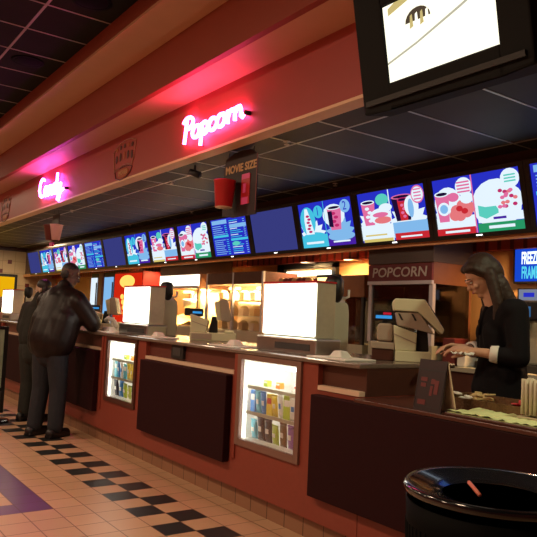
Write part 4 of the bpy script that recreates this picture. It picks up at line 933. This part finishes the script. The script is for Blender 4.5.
# hair: long, over the back of the head down to the shoulder blades, strands along the near side of the face
mb = MB()
def E(p, r): mb.ell(Vector(hc) + R_ @ Vector(p), r, rot=R_, n=18, k=12)
E((-.028, 0, .05), (.098, .090, .088)); E((-.075, 0, .0), (.062, .082, .095)); E((.035, .03, .080), (.05, .05, .030)); E((.035, -.03, .080), (.05, .05, .030))
for s_ in (-1, 1):
    mb.cap(Vector(hc) + R_ @ Vector((.035, s_ * .07, .07)), Vector(hc) + R_ @ Vector((-.03, s_ * .082, -.02)), .024, .028)
    mb.cap(Vector(hc) + R_ @ Vector((-.03, s_ * .08, -.0)), (.045, s_ * .105, 1.44), .036, .032)
    mb.cap((.045, s_ * .105, 1.44), (.055, s_ * .10, 1.30), .030, .016)
    mb.cap((.02, s_ * .05, 1.56), (-.06, s_ * .06, 1.40), .05, .048); mb.cap((-.06, s_ * .06, 1.40), (-.11, s_ * .05, 1.26), .045, .024)
E((-.055, 0, -.02), (.062, .078, .09)); mb.cap((.03, 0, 1.55), (-.07, 0, 1.33), .072, .045)
mb.blob('hair', K['hair'], u, .007, 16)
# jacket
mb = MB()
mb.cap((-.01, 0, .93), (-.02, 0, 1.12), .168, .135); mb.cap((-.02, 0, 1.12), (-.03, 0, 1.33), .135, .145)
for s_ in (-1, 1):
    mb.cap((-.02, s_ * .05, 1.33), (-.02, s_ * .16, SHz - .02), .105, .072); mb.cap((-.01, s_ * .08, .86), (-.01, s_ * .07, 1.0), .12, .13); mb.cap((.035, s_ * .07, 1.27), (.03, s_ * .07, 1.2), .085, .08)
for a, b, c, f in ((SL, EL, WL, .46), (SR, ER, WR, .5)):
    mb.cap(a, b, .072, .060); mb.cap(b, Vector(b).lerp(Vector(c), f), .060, .045)
mb.blob('jacket', K['jacket'], u, .008, 4)
for b, c in ((EL, WL), (ER, WR)):
    p0 = Vector(b).lerp(Vector(c), .44); p1 = Vector(b).lerp(Vector(c), .62); MB().tube([p0, p1], [.052, .046], n=20).build('shirt_cuff', K['cuff'], u, bevel=.004)
MB().tube([(.08, .02, 1.42), (.115, .012, 1.33), (.118, 0, 1.25)], [.012, .016, .01]).build('shirt_collar', K['jacket'], u)
mb = MB()
for s_ in (-1, 1): mb.cap((-.01, s_ * .085, .90), (.0, s_ * .09, .50), .10, .075); mb.cap((.0, s_ * .09, .50), (-.02, s_ * .09, .12), .075, .06)
mb.cap((0, 0, .86), (0, 0, .93), .13, .13); mb.blob('trousers', K['jacket'], u, .01, 3)
for s_ in (-1, 1): 
    mb = MB(); mb.cap((-.045, s_ * .09, .045), (.14, s_ * .10, .04), .044, .038); mb.blob('shoe', K['black'], u, .008, 2)
# crumpled receipt in her hands
mb = MB(); random.seed(8); n = 6
vs = [(.04 * (i / n - .5) * 2, .055 * (j / n - .5) * 2, random.uniform(0, .018)) for i in range(n + 1) for j in range(n + 1)]
mb.add(vs, [(i * (n + 1) + j, i * (n + 1) + j + 1, (i + 1) * (n + 1) + j + 1, (i + 1) * (n + 1) + j) for i in range(n) for j in range(n)], None, True)
vs = [(x, y, z - .002) for x, y, z in vs]; mb.add(vs, [(i * (n + 1) + j, i * (n + 1) + j + 1, (i + 1) * (n + 1) + j + 1, (i + 1) * (n + 1) + j) for i in range(n) for j in range(n)], None, True)
o = mb.build('paper_receipt', K['paper'], loc=(3.15, 2.50, 1.235)); tag(o, 'crumpled white paper receipt held between the hands of the cashier', 'receipt')

# ---- standing man in leather coat
def customer(loc, yaw, s, label, coat, pants, skin, hair, headp, headpitch, headyaw, wide, arms, hem, feet, lean):
    u = thing('person', label, 'person', loc, (0, 0, yaw)); mb = MB()
    hc = Vector(headp); R_ = head(mb, hc, headpitch, headyaw, s * 1.08)
    sh = 1.50 * s; lx = lean
    mb.cap((lx * .9, 0, sh - .02), hc + Vector((-.01, 0, -.08)), .07 * s, .06 * s); mb.cap((0, 0, .95 * s), (lx * .7, 0, 1.3 * s), .115 * s, .12 * s)
    for i, s_ in enumerate((-1, 1)):
        mb.cap((lx * .8, s_ * .06, sh - .10), (lx, s_ * .16 * s, sh - .07), .075, .06)
        hip = (0, s_ * .10, .92 * s); fx, fy = feet[i]; kn = (fx * .5 + .03, fy * .9, .50 * s)
        mb.cap(hip, kn, .09, .06); mb.cap(kn, (fx, fy, .09), .058, .04); mb.cap((fx - .03, fy, .045), (fx + .15, fy, .04), .036, .03)
        S_, El, Wr = arms[i]; mb.cap(S_, El, .055, .045); mb.cap(El, Wr, .045, .030)
        d = (Vector(Wr) - Vector(El)).normalized(); hand(mb, Wr, d, (0, 0, 1) if abs(d.z) < .8 else (1, 0, 0), -1 if i else 1, .6, 1.05)
    mb.blob('body', skin, u, .0075, 3); face_parts(u, hc, R_, s * 1.08)
    mb = MB()
    mb.ell(hc + R_ @ Vector((-.022, 0, .055)), (.095, .082, .085), rot=R_); mb.ell(hc + R_ @ Vector((-.06, 0, .0)), (.05, .076, .07), rot=R_)
    mb.blob('hair', hair, u, .008, 3)
    mb = MB(); w_ = wide
    mb.cap((-.0, 0, hem + .14), (lx * .4, 0, 1.15 * s), .19 * w_, .19 * w_); mb.cap((lx * .4, 0, 1.15 * s), (lx * .8, 0, 1.36 * s), .19 * w_, .16 * w_)
    for i, s_ in enumerate((-1, 1)):
        mb.cap((0, s_ * .10, hem + .12), (lx * .4, s_ * .12, 1.2 * s), .15 * w_, .15 * w_); mb.cap((lx * .4, s_ * .10, 1.2 * s), (lx * .85, s_ * .11, 1.38 * s), .15 * w_, .13 * w_)
        mb.cap((lx * .9, s_ * .06, sh - .06), (lx, s_ * .19 * s, sh - .07), .12 * w_, .085 * w_)
        S_, El, Wr = arms[i]; mb.cap(S_, El, .09 * w_, .078 * w_); mb.cap(El, Vector(El).lerp(Vector(Wr), .88), .078 * w_, .055)
    mb.cap((lx * .85, 0, sh - .03), (lx * 1.1, 0, sh + .075), .12, .088)
    # cut the hem flat by a skirt of the coat
    mb.blob('coat', coat, u, .012, 14)
    mb = MB()
    for i, s_ in enumerate((-1, 1)):
        fx, fy = feet[i]; kn = (fx * .5 + .03, fy * .9, .50 * s)
        mb.cap((0, s_ * .10, .92 * s), kn, .125, .095); mb.cap(kn, (fx, fy, .12), .095, .085)
    mb.cap((0, 0, .86 * s), (0, 0, .95 * s), .15, .15); mb.blob('trousers', pants, u, .010, 4)
    for i, s_ in enumerate((-1, 1)):
        fx, fy = feet[i]; mb = MB(); mb.cap((fx - .06, fy, .055), (fx + .16, fy, .045), .055, .045); mb.box(fx - .10, fx + .19, fy - .045, fy + .045, 0.001, .03); mb.blob('shoe', K['black'], u, .008, 2)
    return u
yw = math.atan2(.43, .9)
customer((2.33, 7.36, 0), yw, 1.04, 'person in a dark brown leather coat and dark jeans leaning on the counter', K['leather'], K['jeans'], K['skind'], K['hairb'],
         (.20, -.02, 1.765), math.radians(18), math.radians(-25), 1.25,
         [((.12, -.24, 1.46), (.24, -.36, 1.24), (.42, -.16, 1.235)), ((.12, .24, 1.46), (.26, .33, 1.24), (.47, .16, 1.235))], .90, [(.02, -.13), (-.02, .14)], .14)
customer((2.46, 8.36, 0), math.atan2(.35, .6), .96, 'person with dark hair in an olive coat, half hidden left of the man in leather', K['olive'], mat('grey_green_trousers', (.02, .021, .017), .85, noise=.3, scale=20, bump=.2), K['skinc'], K['hairb'],
         (.06, .0, 1.60), math.radians(8), math.radians(95), .90,
         [((.03, -.19, 1.38), (.03, -.24, 1.14), (.10, -.18, .98)), ((.03, .19, 1.38), (.0, .24, 1.12), (.08, .18, .96))], .88, [(.0, -.10), (.02, .12)], .04)
